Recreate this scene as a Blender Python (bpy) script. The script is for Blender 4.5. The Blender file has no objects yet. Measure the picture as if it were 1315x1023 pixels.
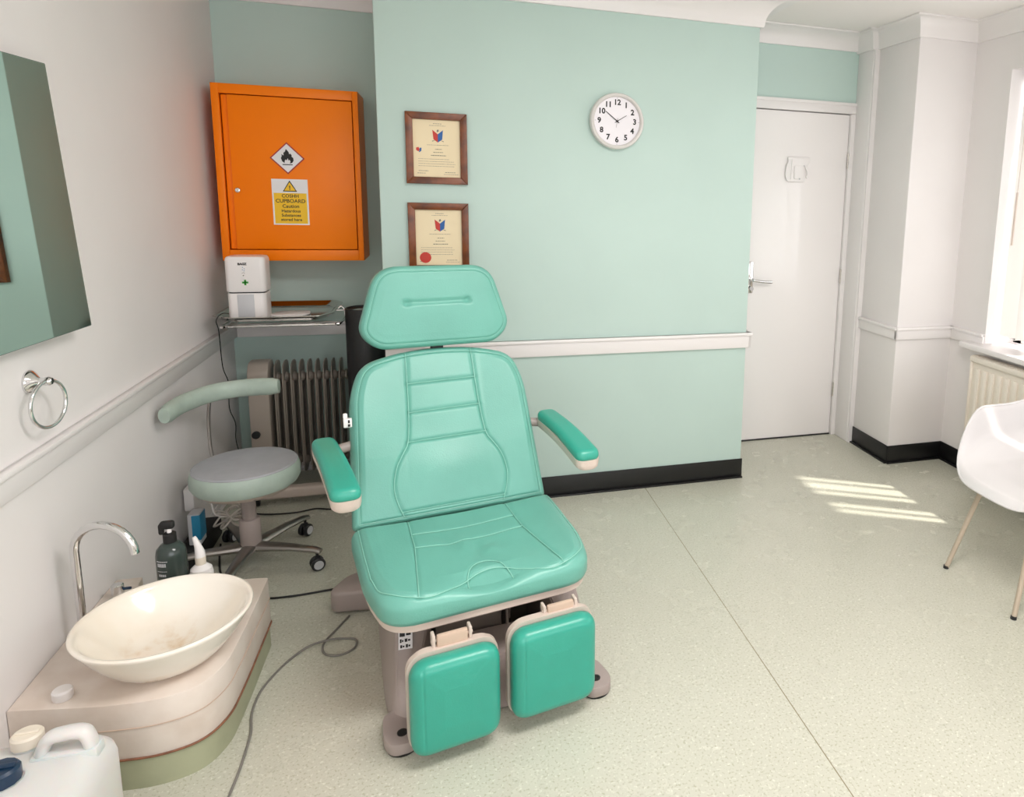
import bpy, bmesh, math, random
import numpy as np
from mathutils import Vector, Matrix
random.seed(7)
C = bpy.context.scene.collection
sc = bpy.context.scene
PI = math.pi

# ------------------------------------------------------------------ camera
yaw, pitch, roll = -0.3134, -0.1605, 0.0276
FX, CX, CY = 897.163, 859.366, 395.146
cy_, sy_ = math.cos(yaw), math.sin(yaw); cp, sp = math.cos(pitch), math.sin(pitch); cr, sr = math.cos(roll), math.sin(roll)
fwd = Vector((-sy_*cp, cy_*cp, sp)); right = Vector((cy_, sy_, 0)); up = right.cross(fwd)
r2 = right*cr + up*sr; u2 = -right*sr + up*cr
cam = bpy.data.cameras.new('camera'); co = bpy.data.objects.new('camera', cam); C.objects.link(co)
M = Matrix((r2, u2, -fwd)).transposed().to_4x4(); M.translation = Vector((0.2607, -3.2805, 1.4912))
co.matrix_world = M
cam.sensor_fit = 'HORIZONTAL'; cam.sensor_width = 36; cam.lens = FX*36/1315
cam.shift_x = (657.5-CX)/1315; cam.shift_y = (CY-511.5)/1315
cam.clip_start = 0.05; cam.clip_end = 200
sc.camera = co

# ------------------------------------------------------------------ light
w = bpy.data.worlds.new('sky'); sc.world = w; w.use_nodes = True
bg = w.node_tree.nodes['Background']; bg.inputs[0].default_value = (0.96, 0.97, 1.0, 1); bg.inputs[1].default_value = 3.0
sun = bpy.data.lights.new('sun', 'SUN'); so = bpy.data.objects.new('sun', sun); C.objects.link(so)
sun.energy = 4.5; sun.angle = math.radians(1.3); sun.color = (1, 0.94, 0.85)
el = math.radians(56)
sd = Vector((-0.88*math.cos(el), 0.475*math.cos(el), -math.sin(el)))
so.rotation_euler = sd.to_track_quat('-Z', 'Y').to_euler()
def area(name, loc, direction, sx, sy, power, color=(1, 1, 1), portal=False):
    l = bpy.data.lights.new(name, 'AREA'); l.shape = 'RECTANGLE'; l.size = sx; l.size_y = sy; l.energy = power; l.color = color
    o = bpy.data.objects.new(name, l); C.objects.link(o); o.location = loc
    o.rotation_euler = Vector(direction).to_track_quat('-Z', 'Z').to_euler()
    if portal: l.cycles.is_portal = True
    return o
WY0, WY1, WZ0, WZ1 = -3.3, -0.29, 0.745, 2.165      # window opening in the right wall
area('window_portal', (3.36, (WY0+WY1)/2, (WZ0+WZ1)/2), (-1, 0, 0), WY1-WY0, WZ1-WZ0, 1, portal=True)
area('fill_window_portal', (1.05, -4.66, 1.5), (0, 1, 0), 3.2, 1.5, 1, portal=True)  # portal for the added rear window, out of view
area('ceiling_fill_light', (1.1, -2.3, 2.37), (0, 0, -1), 1.15, 0.55, 27, (1, 0.972, 0.975))  # added fill light under the ceiling, brightens the room
vs = sc.view_settings; vs.view_transform = 'Standard'; vs.look = 'None'; vs.exposure = 0.45; vs.gamma = 1; vs.use_curve_mapping = False
try:
    sc.cycles.max_bounces = 10; sc.cycles.diffuse_bounces = 6; sc.cycles.glossy_bounces = 4; sc.cycles.transparent_max_bounces = 12
    sc.cycles.sample_clamp_indirect = 6
except Exception: pass

# ------------------------------------------------------------------ materials
def s2l(c): return c/12.92 if c <= .04045 else ((c+.055)/1.055)**2.4
def rgb(h):
    if isinstance(h, str): h = [int(h[i:i+2], 16)/255 for i in (0, 2, 4)]
    return tuple(s2l(c) for c in h) + (1,)
MATS = {}
def mat(name, col, rough=.5, metal=0, bump=0, bscale=60, vary=0, vscale=4, spec=.5, col2=None, coat=0, trans=0, sss=0):
    if name in MATS: return MATS[name]
    m = bpy.data.materials.new(name); m.use_nodes = True; nt = m.node_tree; b = nt.nodes['Principled BSDF']
    b.inputs['Base Color'].default_value = rgb(col); b.inputs['Roughness'].default_value = rough; b.inputs['Metallic'].default_value = metal
    b.inputs['Specular IOR Level'].default_value = spec
    if coat: b.inputs['Coat Weight'].default_value = coat; b.inputs['Coat Roughness'].default_value = .12
    if sss: b.inputs['Subsurface Weight'].default_value = sss; b.inputs['Subsurface Scale'].default_value = .02
    tc = nt.nodes.new('ShaderNodeTexCoord')
    if vary or col2:
        n = nt.nodes.new('ShaderNodeTexNoise'); n.inputs['Scale'].default_value = vscale; n.inputs['Detail'].default_value = 5
        nt.links.new(tc.outputs['Object'], n.inputs['Vector'])
        r = nt.nodes.new('ShaderNodeValToRGB'); c = rgb(col)
        r.color_ramp.elements[0].position = .38; r.color_ramp.elements[1].position = .62
        r.color_ramp.elements[0].color = rgb(col2) if col2 else tuple(x*(1-vary) for x in c[:3])+(1,)
        r.color_ramp.elements[1].color = c
        nt.links.new(n.outputs['Fac'], r.inputs[0]); nt.links.new(r.outputs[0], b.inputs['Base Color'])
    if bump:
        n2 = nt.nodes.new('ShaderNodeTexNoise'); n2.inputs['Scale'].default_value = bscale; n2.inputs['Detail'].default_value = 4
        nt.links.new(tc.outputs['Object'], n2.inputs['Vector'])
        bn = nt.nodes.new('ShaderNodeBump'); bn.inputs['Strength'].default_value = bump; bn.inputs['Distance'].default_value = .004
        nt.links.new(n2.outputs['Fac'], bn.inputs['Height']); nt.links.new(bn.outputs[0], b.inputs['Normal'])
    MATS[name] = m; return m
def emit(name, col, s):
    m = bpy.data.materials.new(name); m.use_nodes = True; b = m.node_tree.nodes['Principled BSDF']
    b.inputs['Base Color'].default_value = rgb(col); b.inputs['Emission Color'].default_value = rgb(col); b.inputs['Emission Strength'].default_value = s
    return m
white_wall = mat('white_wall_paint', 'E8E4E3', .62, bump=.12, bscale=9, vary=.03, vscale=2)
mint_wall = mat('mint_wall_paint', 'BFD5CE', .6, bump=.12, bscale=12, vary=.025, vscale=2.5)
ceil_m = mat('ceiling_paint', 'EEEAE7', .8, bump=.1, bscale=8)
gloss_trim = mat('white_gloss_trim', 'EAE6E5', .3, bump=.1, bscale=6)
door_m = mat('white_gloss_door', 'F3EFEE', .1, bump=.22, bscale=7)
black_m = mat('black_vinyl_skirting', '151515', .35, bump=.1, bscale=30)
chrome = mat('chrome', 'DDDDDD', .07, 1)
steel = mat('polished_steel', 'C9C6C0', .13, 1, bump=.05, bscale=8)
alu = mat('cast_aluminium', 'A7A29E', .33, 1)
vinyl = mat('aged_teal_vinyl', '6BAE9F', .36, bump=.12, bscale=220, vary=.07, vscale=5)
seamm = mat('seam_vinyl', '8AC6B6', .4)
vinyl2 = mat('bright_teal_vinyl', '349F8B', .3, bump=.1, bscale=220, vary=.05, vscale=6)
taupe = mat('taupe_plastic', 'A0938E', .42, bump=.12, bscale=300)
beige = mat('beige_plastic', 'CDBDB2', .4, bump=.08, bscale=300)
strapm = mat('tan_plastic', 'C9AF9C', .45, vary=.06, vscale=12)
dark = mat('dark_plastic', '232325', .4)
rubber = mat('black_rubber', '151515', .6)
orange = mat('orange_enamel', 'FF8200', .38, spec=.25, vary=.02, vscale=3)
paper = mat('cream_paper', 'EAD9B6', .7)
ink = mat('black_ink', '1A1A1A', .6)
greyink = mat('grey_ink', '77726A', .7)
wood = mat('walnut_frame', '7C3F14', .35, col2='55290D', vscale=18)
whitep = mat('white_plastic', 'EDE9E8', .28)
greyp = mat('grey_plastic', 'C4C5C9', .4)
porcelain = mat('ivory_glazed_basin', 'F1EBE1', .13, col2='EBE1D2', vscale=5, coat=.4)
stone = mat('beige_speckled_worktop', 'E0D5CB', .4, col2='D5C7BB', vscale=9, bump=.06, bscale=90)
kick = mat('olive_green_kickboard', 'A6A98C', .5, vary=.12, vscale=9)
rust = mat('rusty_edge_strip', '8A5B42', .6, vary=.3, vscale=40)
stoolg = mat('pale_green_vinyl', 'ABBBB0', .45, vary=.08, vscale=20, bump=.15, bscale=60)
stoolt = mat('grey_seat_vinyl', 'A9ABB0', .5, vary=.06, vscale=22, bump=.1, bscale=120)
radm = mat('taupe_radiator_enamel', '8F857B', .38)
cream = mat('cream_radiator_enamel', 'ECE4D8', .35)
shell = mat('white_shell_plastic', 'D8D5D5', .13, coat=.3)
legm = mat('pale_beige_leg', 'B8A996', .4)
hdpe = mat('cloudy_white_jerrycan', 'D9D8D6', .3, sss=.3, vary=.03, vscale=6)
navy = mat('navy_cap', '14304A', .35)
bottle_m = mat('smoky_green_bottle', '37423E', .15)
red = mat('red_print', 'C23A30', .6); blue = mat('blue_print', '2A5EA0', .6)
yellow = mat('yellow_label', 'F2C21B', .5); whl = mat('white_label', 'E9E8EA', .5); greyl = mat('grey_label', 'CDD0D2', .5)
dred = mat('dark_red_print', 'A3242A', .5); green = mat('green_print', '2E9F2C', .5); teal_s = mat('blue_stripe', '1E86B0', .45)
cordg = mat('grey_cord', '7C7872', .5); cordb = mat('black_cord', '161616', .5)
clockface = mat('clock_face', 'E9E5EA', .3); clockrim = mat('clock_rim', 'DAD6D3', .25)
cyl_m = mat('black_leatherette', '161617', .45, bump=.1, bscale=150)
clearp = mat('clear_tubing', 'CFC6BC', .15)
mirror_m = mat('mirror_glass', 'D3E0DA', .01, 1)
mirror_edge = mat('mirror_edge', '7E9089', .2, .6)

def stain(m):
    """brown water stains low in the bowl"""
    nt = m.node_tree; b = nt.nodes['Principled BSDF']; src = b.inputs['Base Color'].links[0].from_socket
    tc = nt.nodes.new('ShaderNodeTexCoord'); sep = nt.nodes.new('ShaderNodeSeparateXYZ'); nt.links.new(tc.outputs['Object'], sep.inputs[0])
    mr_ = nt.nodes.new('ShaderNodeMapRange'); mr_.inputs[1].default_value = .05; mr_.inputs[2].default_value = .012; nt.links.new(sep.outputs['Z'], mr_.inputs[0])
    n = nt.nodes.new('ShaderNodeTexNoise'); n.inputs['Scale'].default_value = 26; n.inputs['Detail'].default_value = 8; nt.links.new(tc.outputs['Object'], n.inputs['Vector'])
    r = nt.nodes.new('ShaderNodeValToRGB'); r.color_ramp.elements[0].position = .50; r.color_ramp.elements[1].position = .80; nt.links.new(n.outputs['Fac'], r.inputs[0])
    mu = nt.nodes.new('ShaderNodeMath'); mu.operation = 'MULTIPLY'; nt.links.new(mr_.outputs[0], mu.inputs[0]); nt.links.new(r.outputs[0], mu.inputs[1])
    x = nt.nodes.new('ShaderNodeMixRGB'); nt.links.new(mu.outputs[0], x.inputs[0]); nt.links.new(src, x.inputs[1]); x.inputs[2].default_value = rgb('D0AE84')
    nt.links.new(x.outputs[0], b.inputs['Base Color'])
stain(porcelain)
def floor_mat():
    m = bpy.data.materials.new('speckled_safety_vinyl'); m.use_nodes = True; nt = m.node_tree; b = nt.nodes['Principled BSDF']
    tc = nt.nodes.new('ShaderNodeTexCoord')
    def noise(s, d=4):
        n = nt.nodes.new('ShaderNodeTexNoise'); n.inputs['Scale'].default_value = s; n.inputs['Detail'].default_value = d
        nt.links.new(tc.outputs['Object'], n.inputs['Vector']); return n
    def ramp(src, p0, c0, p1, c1):
        r = nt.nodes.new('ShaderNodeValToRGB'); r.color_ramp.elements[0].position = p0; r.color_ramp.elements[1].position = p1
        r.color_ramp.elements[0].color = c0; r.color_ramp.elements[1].color = c1; nt.links.new(src, r.inputs[0]); return r
    base = ramp(noise(1.6, 2).outputs['Fac'], .2, rgb('C0BFB0'), .65, rgb('C4C3B5'))
    sp1 = ramp(noise(140, 2).outputs['Fac'], .57, (0, 0, 0, 1), .64, (1, 1, 1, 1))
    sp2 = ramp(noise(110, 2).outputs['Fac'], .60, (0, 0, 0, 1), .68, (1, 1, 1, 1))
    def mix(f, a, c):
        x = nt.nodes.new('ShaderNodeMixRGB'); nt.links.new(f, x.inputs[0]); nt.links.new(a, x.inputs[1]); x.inputs[2].default_value = c; return x
    m1 = mix(sp1.outputs[0], base.outputs[0], rgb('B0AF9C'))
    m2 = mix(sp2.outputs[0], m1.outputs[0], rgb('D2D2C4'))
    # welded seam between two sheets of vinyl, running towards the wall
    sep = nt.nodes.new('ShaderNodeSeparateXYZ'); nt.links.new(tc.outputs['Object'], sep.inputs[0])
    def seam(ax, pos, wd):
        a = nt.nodes.new('ShaderNodeMath'); a.operation = 'SUBTRACT'; nt.links.new(sep.outputs[ax], a.inputs[0]); a.inputs[1].default_value = pos
        ab = nt.nodes.new('ShaderNodeMath'); ab.operation = 'ABSOLUTE'; nt.links.new(a.outputs[0], ab.inputs[0])
        l = nt.nodes.new('ShaderNodeMath'); l.operation = 'LESS_THAN'; nt.links.new(ab.outputs[0], l.inputs[0]); l.inputs[1].default_value = wd; return l
    m3 = mix(seam('X', 1.215, .0016).outputs[0], m2.outputs[0], rgb('8A8168'))
    nt.links.new(m3.outputs[0], b.inputs['Base Color'])
    rr = ramp(noise(6).outputs['Fac'], .3, (.2, .2, .2, 1), .7, (.3, .3, .3, 1)); nt.links.new(rr.outputs[0], b.inputs['Roughness'])
    bn = nt.nodes.new('ShaderNodeBump'); bn.inputs['Strength'].default_value = .12; bn.inputs['Distance'].default_value = .003
    nt.links.new(noise(120, 3).outputs['Fac'], bn.inputs['Height']); nt.links.new(bn.outputs[0], b.inputs['Normal'])
    return m
floor_m = floor_mat()
def glass_mat():
    m = bpy.data.materials.new('window_glass'); m.use_nodes = True; nt = m.node_tree; nt.nodes.clear()
    o = nt.nodes.new('ShaderNodeOutputMaterial'); t = nt.nodes.new('ShaderNodeBsdfTransparent'); g = nt.nodes.new('ShaderNodeBsdfGlossy'); g.inputs['Roughness'].default_value = .02
    mx = nt.nodes.new('ShaderNodeMixShader'); mx.inputs[0].default_value = .06
    nt.links.new(t.outputs[0], mx.inputs[1]); nt.links.new(g.outputs[0], mx.inputs[2]); nt.links.new(mx.outputs[0], o.inputs[0]); return m
glass = glass_mat()
def slat_mat():
    m = bpy.data.materials.new('white_blind_fabric'); m.use_nodes = True; nt = m.node_tree; nt.nodes.clear()
    o = nt.nodes.new('ShaderNodeOutputMaterial'); t = nt.nodes.new('ShaderNodeBsdfTranslucent'); g = nt.nodes.new('ShaderNodeBsdfDiffuse')
    t.inputs[0].default_value = (.78, .75, .71, 1); g.inputs[0].default_value = (.8, .78, .75, 1)
    mx = nt.nodes.new('ShaderNodeMixShader'); mx.inputs[0].default_value = .15
    nt.links.new(t.outputs[0], mx.inputs[2]); nt.links.new(g.outputs[0], mx.inputs[1]); nt.links.new(mx.outputs[0], o.inputs[0]); return m
slat_m = slat_mat()

# ------------------------------------------------------------------ mesh helpers
def tag(o, label=None, cat=None, group=None, kind=None):
    if label: o['label'] = label
    if cat: o['category'] = cat
    if group: o['group'] = group
    if kind: o['kind'] = kind
    return o
def thing(name, label, cat, loc=(0, 0, 0), rotz=0, group=None):
    o = bpy.data.objects.new(name, None); C.objects.link(o); o.location = loc; o.rotation_euler = (0, 0, rotz)
    o.empty_display_size = .1; return tag(o, label, cat, group)
def mb(): return bmesh.new()
def finish(bm, name, m, parent=None, smooth=35, world=False, label=None, cat=None, kind=None, group=None, mats=None, recenter=True):
    bmesh.ops.recalc_face_normals(bm, faces=bm.faces[:])
    me = bpy.data.meshes.new(name); bm.to_mesh(me); bm.free()
    o = bpy.data.objects.new(name, me); C.objects.link(o)
    for x in (mats or [m]): me.materials.append(x)
    if smooth:
        me.shade_smooth(); me.set_sharp_from_angle(angle=math.radians(smooth))
    if parent is not None:
        o.parent = parent
        if world:
            r = parent
            while r.parent: r = r.parent
            Mi = (Matrix.Translation(r.location) @ r.rotation_euler.to_matrix().to_4x4()).inverted()
            me.transform(Mi)
    elif recenter and len(me.vertices):
        xs = [v.co for v in me.vertices]
        lo = Vector([min(v[i] for v in xs) for i in range(3)]); hi = Vector([max(v[i] for v in xs) for i in range(3)])
        c = Vector(((lo.x+hi.x)/2, (lo.y+hi.y)/2, lo.z)); me.transform(Matrix.Translation(-c)); o.location = c
    return tag(o, label, cat, group, kind)
def T(x=0, y=0, z=0, rx=0, ry=0, rz=0):
    from mathutils import Euler
    return Matrix.Translation((x, y, z)) @ Euler((rx, ry, rz)).to_matrix().to_4x4()
def box(bm, lo, hi, bev=0, seg=2, Mx=None):
    lo = Vector(lo); hi = Vector(hi); c = (lo+hi)/2; d = hi-lo
    t = mb(); bmesh.ops.create_cube(t, size=1); bmesh.ops.scale(t, vec=d, verts=t.verts); bmesh.ops.translate(t, vec=c, verts=t.verts)
    if bev: bmesh.ops.bevel(t, geom=t.edges[:], offset=bev, segments=seg, affect='EDGES', profile=.5)
    merge(bm, t, Mx); return bm
def merge(bm, t, Mx=None, mi=None):
    if Mx is not None: bmesh.ops.transform(t, matrix=Mx, verts=t.verts)
    if mi is not None:
        for f in t.faces: f.material_index = mi
    me = bpy.data.meshes.new('tmp'); t.to_mesh(me); t.free(); bm.from_mesh(me); bpy.data.meshes.remove(me)
def smooth_path(pts, n=8):
    P = [Vector(p) for p in pts]; out = []
    Q = [P[0]*2-P[1]] + P + [P[-1]*2-P[-2]]
    for i in range(1, len(Q)-2):
        for k in range(n):
            t = k/n; a, b, c, d = Q[i-1], Q[i], Q[i+1], Q[i+2]
            out.append(.5*((2*b)+(-a+c)*t+(2*a-5*b+4*c-d)*t*t+(-a+3*b-3*c+d)*t**3))
    out.append(P[-1]); return out
def tube(bm, pts, r, n=12, closed=False, sm=0, sx=1, sy=1, upv=None):
    P = smooth_path(pts, sm) if sm else [Vector(p) for p in pts]
    N = len(P); rs = r if isinstance(r, (list, tuple)) else [r]*N
    if len(rs) != N: rs = [rs[min(len(rs)-1, int(i*len(rs)/N))] for i in range(N)]
    ref = None; rings = []
    for i in range(N):
        if closed: t = (P[(i+1) % N]-P[i-1]).normalized()
        else: t = (P[min(i+1, N-1)]-P[max(i-1, 0)]).normalized()
        if upv is not None: a = Vector(upv)
        elif ref is None: a = Vector((0, 0, 1)) if abs(t.z) < .9 else Vector((1, 0, 0))
        else: a = ref
        a = (a - t*a.dot(t)).normalized(); ref = a; b = t.cross(a)
        rings.append([bm.verts.new(P[i]+(a*math.cos(2*PI*k/n)*sx+b*math.sin(2*PI*k/n)*sy)*rs[i]) for k in range(n)])
    for i in range(N if closed else N-1):
        A, B = rings[i], rings[(i+1) % N]
        for k in range(n): bm.faces.new((A[k], A[(k+1) % n], B[(k+1) % n], B[k]))
    if not closed: bm.faces.new(rings[0]); bm.faces.new(rings[-1])
    return bm
def lathe(bm, prof, n=48, Mx=None, cap=True):
    t = mb(); rings = []
    for r, z in prof:
        if r < 1e-6: rings.append([t.verts.new((0, 0, z))])
        else: rings.append([t.verts.new((r*math.cos(2*PI*k/n), r*math.sin(2*PI*k/n), z)) for k in range(n)])
    for A, B in zip(rings, rings[1:]):
        for k in range(n):
            a = [A[k % len(A)], A[(k+1) % n % len(A)], B[(k+1) % n % len(B)], B[k % len(B)]]
            a2 = []
            for v in a:
                if v not in a2: a2.append(v)
            if len(a2) > 2: t.faces.new(a2)
    if cap:
        for R in (rings[0], rings[-1]):
            if len(R) > 2: t.faces.new(R)
    merge(bm, t, Mx); return bm
def prism(bm, poly, z0, z1, bev=0, seg=2, Mx=None):
    t = mb(); a = [t.verts.new((x, y, z0)) for x, y in poly]; b = [t.verts.new((x, y, z1)) for x, y in poly]; n = len(poly)
    t.faces.new(a); t.faces.new(b)
    for i in range(n): t.faces.new((a[i], a[(i+1) % n], b[(i+1) % n], b[i]))
    bmesh.ops.recalc_face_normals(t, faces=t.faces[:])
    if bev: bmesh.ops.bevel(t, geom=[e for e in t.edges if abs(e.verts[0].co.z-e.verts[1].co.z) < 1e-6], offset=bev, segments=seg, affect='EDGES', profile=.5)
    merge(bm, t, Mx); return bm
def rrect(x0, y0, x1, y1, r, n=6):
    out = []
    for cx, cy, a0 in ((x1-r, y1-r, 0), (x0+r, y1-r, PI/2), (x0+r, y0+r, PI), (x1-r, y0+r, 3*PI/2)):
        for k in range(n+1):
            a = a0+PI/2*k/n; out.append((cx+r*math.cos(a), cy+r*math.sin(a)))
    return out
def round_poly(pts, rad, n=6):
    out = []; N = len(pts)
    for i in range(N):
        p = Vector(pts[i][:2]); a = Vector(pts[i-1][:2]); b = Vector(pts[(i+1) % N][:2]); r = rad[i] if isinstance(rad, (list, tuple)) else rad
        if r <= 0: out.append((p.x, p.y)); continue
        da = (a-p); db = (b-p); r1 = min(r, da.length*.48, db.length*.48)
        A = p+da.normalized()*r1; B = p+db.normalized()*r1
        for k in range(n+1):
            t = k/n; q = A*(1-t)**2+p*2*t*(1-t)+B*t*t; out.append((q.x, q.y))
    return out
def resample(pts, n, closed=True):
    P = np.array(pts, float); Q = np.vstack([P, P[:1]]) if closed else P
    d = np.r_[0, np.cumsum(np.linalg.norm(np.diff(Q, axis=0), axis=1))]
    s = np.linspace(0, d[-1], n, endpoint=not closed)
    return np.stack([np.interp(s, d, Q[:, 0]), np.interp(s, d, Q[:, 1])], 1)
def dist_poly(pts, poly, closed=False):
    Q = np.array(poly, float)
    if closed: Q = np.vstack([Q, Q[:1]])
    A = Q[:-1][None]; B = Q[1:][None]; p = pts[:, None]
    ab = B-A; t = np.clip(((p-A)*ab).sum(-1)/np.maximum((ab**2).sum(-1), 1e-12), 0, 1)
    return np.sqrt((((A+ab*t[..., None])-p)**2).sum(-1)).min(1)
def cushion(outline, thick, R, place, seams=(), extra=None, centre=None, n=220, rings=70, piping=0, pipe_d=.016):
    """padded slab: outline in (u, v), rounded edge radius R, sewn grooves; place(u, v, w) gives the 3-D point"""
    O = resample(outline, n); c = np.array(centre if centre is not None else O.mean(0))
    ts = 1-np.linspace(0, 1, rings)**1.35*.985
    pts = np.concatenate([c+(O-c)*t for t in ts]+[c[None]])
    s = dist_poly(pts, O, True); s[:n] = 0
    sR = np.clip(s, 0, R); wv = thick-R+np.sqrt(np.maximum(R*R-(R-sR)**2, 0))
    for poly, wd, dp in seams:
        dd = dist_poly(pts, poly); wv += -dp*np.exp(-(dd/(wd*1.9))**2)
    if piping: wv -= piping*np.exp(-((s-pipe_d)/.004)**2)
    if extra is not None: wv += extra(pts[:, 0], pts[:, 1], s)
    def height(p):      # height of the padding at outline coordinates p
        s1 = dist_poly(p, O, True); s2 = np.clip(s1, 0, R); h = thick-R+np.sqrt(np.maximum(R*R-(R-s2)**2, 0))
        if extra is not None: h += extra(p[:, 0], p[:, 1], s1)
        return h
    cushion.last = (O, height, place, seams, piping, pipe_d, c)
    bm = mb(); V = [bm.verts.new(place(p[0], p[1], q)) for p, q in zip(pts, wv)]
    for r in range(rings-1):
        for k in range(n):
            a = r*n+k; b = r*n+(k+1) % n; bm.faces.new((V[a], V[b], V[b+n], V[a+n]))
    ce = V[-1]
    for k in range(n): bm.faces.new((V[(rings-1)*n+k], V[(rings-1)*n+(k+1) % n], ce))
    Rb = R*.6; prev = V[:n]
    for w_, inset in ((Rb, 0.0), (Rb*.3, Rb*.3), (0, Rb)):
        cur = []
        for k in range(n):
            d = c-O[k]; L = max(np.linalg.norm(d), 1e-6); q = O[k]+d/L*inset; cur.append(bm.verts.new(place(q[0], q[1], w_)))
        for k in range(n): bm.faces.new((prev[k], prev[(k+1) % n], cur[(k+1) % n], cur[k]))
        prev = cur
    bm.faces.new(prev); return bm
def inside(q, O):
    x, y = O[:, 0], O[:, 1]; x2, y2 = np.roll(x, -1), np.roll(y, -1)
    c = ((y > q[1]) != (y2 > q[1])) & (q[0] < (x2-x)*(q[1]-y)/np.where(y2 == y, 1e-9, y2-y)+x); return bool(c.sum() % 2)
def welts(parent, m, r=.0016, sink=.0012, skip=()):
    """fine stitched welts lying in the grooves of the cushion built last"""
    O, height, place, seams, piping, pipe_d, c = cushion.last
    b = mb()
    for i, (poly, wd, dp) in enumerate(seams):
        if i in skip: continue
        p = resample(poly, max(6, int(len(poly)*3+30)), False); p = p[np.array([inside(q, O) for q in p])]
        h = height(p); tube(b, [place(q[0], q[1], w_-sink) for q, w_ in zip(p, h)], r, 6)
    if piping:
        N = len(O); t = np.roll(O, -1, 0)-np.roll(O, 1, 0); t /= np.linalg.norm(t, axis=1)[:, None]; nrm = np.stack([-t[:, 1], t[:, 0]], 1)
        if ((c-O[0])*nrm[0]).sum() < 0: nrm = -nrm
        p = O+nrm*pipe_d; h = height(p); tube(b, [place(q[0], q[1], w_-sink*1.5) for q, w_ in zip(p, h)], r*.8, 6, closed=True)
    return finish(b, 'stitched_seam', m, parent)
def text_mesh(s, size, m, place, name='lettering', parent=None, align='CENTER', bold=0, label=None, world=False):
    cu = bpy.data.curves.new('t', 'FONT'); cu.body = s; cu.size = size; cu.align_x = align; cu.align_y = 'CENTER'; cu.extrude = .0002; cu.offset = bold
    cu.resolution_u = 3
    o = bpy.data.objects.new('t', cu); C.objects.link(o)
    dg = bpy.context.evaluated_depsgraph_get(); me = bpy.data.meshes.new_from_object(o.evaluated_get(dg))
    C.objects.unlink(o); bpy.data.objects.remove(o); bm = mb(); bm.from_mesh(me); bpy.data.meshes.remove(me)
    bmesh.ops.transform(bm, matrix=place, verts=bm.verts)
    return finish(bm, name, m, parent, smooth=0, label=label, world=world)
def text_into(bm, s, size, place, align='CENTER', bold=0):
    cu = bpy.data.curves.new('t', 'FONT'); cu.body = s; cu.size = size; cu.align_x = align; cu.align_y = 'CENTER'; cu.extrude = .0002; cu.offset = bold; cu.resolution_u = 3
    o = bpy.data.objects.new('t', cu); C.objects.link(o)
    dg = bpy.context.evaluated_depsgraph_get(); me = bpy.data.meshes.new_from_object(o.evaluated_get(dg))
    C.objects.unlink(o); bpy.data.objects.remove(o); t = mb(); t.from_mesh(me); bpy.data.meshes.remove(me); merge(bm, t, place)
FACE = Matrix.Rotation(PI/2, 4, 'X')          # lettering lying in xy -> standing, facing -y
def wallT(x, y, z): return Matrix.Translation((x, y, z)) @ FACE
def grid_bm(fn, nu, nv):
    bm = mb(); V = [[bm.verts.new(fn(i/nu, j/nv)) for j in range(nv+1)] for i in range(nu+1)]
    for i in range(nu):
        for j in range(nv): bm.faces.new((V[i][j], V[i+1][j], V[i+1][j+1], V[i][j+1]))
    return bm

# ------------------------------------------------------------------ room shell
XL, W, DL, DR, XP, YP, XR, H, YB = -.759, 1.752, .663, .499, 2.655, -.025, 3.022, 2.44, -4.5
def st(bm, name, m, **k): return finish(bm, name, m, kind='structure', smooth=k.pop('smooth', 35), **k)
b = box(mb(), (XL-.2, YB-.2, -.1), (XR+.35, 1.0, 0)); o = finish(b, 'floor', floor_m, kind='structure', smooth=0, recenter=False)
st(box(mb(), (XL-.2, YB-.2, H), (XR+.35, 1.0, H+.1)), 'ceiling', ceil_m)
st(box(mb(), (XL-.2, YB-.2, 0), (XL, 1.0, H)), 'wall_left', white_wall)
st(box(mb(), (XL, DL, 0), (0, DL+.2, H)), 'wall_recess', mint_wall)
st(box(mb(), (0, 0, 0), (W, .86, H), .006), 'wall_center', mint_wall)
# door wall: over-door part + side bits round the opening
DZ, DX0, DX1 = 1.99, W+.012, 2.59
b = mb(); box(b, (W, DR, 2.045), (XP, DR+.15, H)); box(b, (DX1+.045, DR, 0), (XP, DR+.15, 2.045)); st(b, 'wall_door', mint_wall)
st(box(mb(), (W-.05, DR+.06, 0), (XR+.35, DR+.2, H)), 'wall_light_block', white_wall)  # added unseen wall, stops sky light leaking round the door
st(box(mb(), (XP-.03, .33, 0), (XR+.35, DR+.15, H)), 'wall_behind_pier', white_wall)
b = mb(); box(b, (XP, YP, 0), (XR+.3, .34, H), .008); st(b, 'wall_pier', white_wall)
st(box(mb(), (XP-.035, .345, 0), (XP+.01, DR-.001, H), .006), 'trim_1', white_wall)    # boxed-in pipe
b = mb()
box(b, (XR, WY1, 0), (XR+.32, YP, H)); box(b, (XR, YB, 0), (XR+.32, WY0, H)); box(b, (XR, WY0, 0), (XR+.32, WY1, WZ0-.03)); box(b, (XR, WY0, WZ1), (XR+.32, WY1, H))
st(b, 'wall_right', white_wall)
RW = (-.5, 2.6, .75, 2.25)  # opening for the added rear window, widened to let more light in
b = mb()
box(b, (XL, YB-.2, 0), (RW[0], YB, H)); box(b, (RW[1], YB-.2, 0), (XR, YB, H)); box(b, (RW[0], YB-.2, 0), (RW[1], YB, RW[2])); box(b, (RW[0], YB-.2, RW[3]), (RW[1], YB, H))
st(b, 'wall_rear', white_wall)

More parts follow.
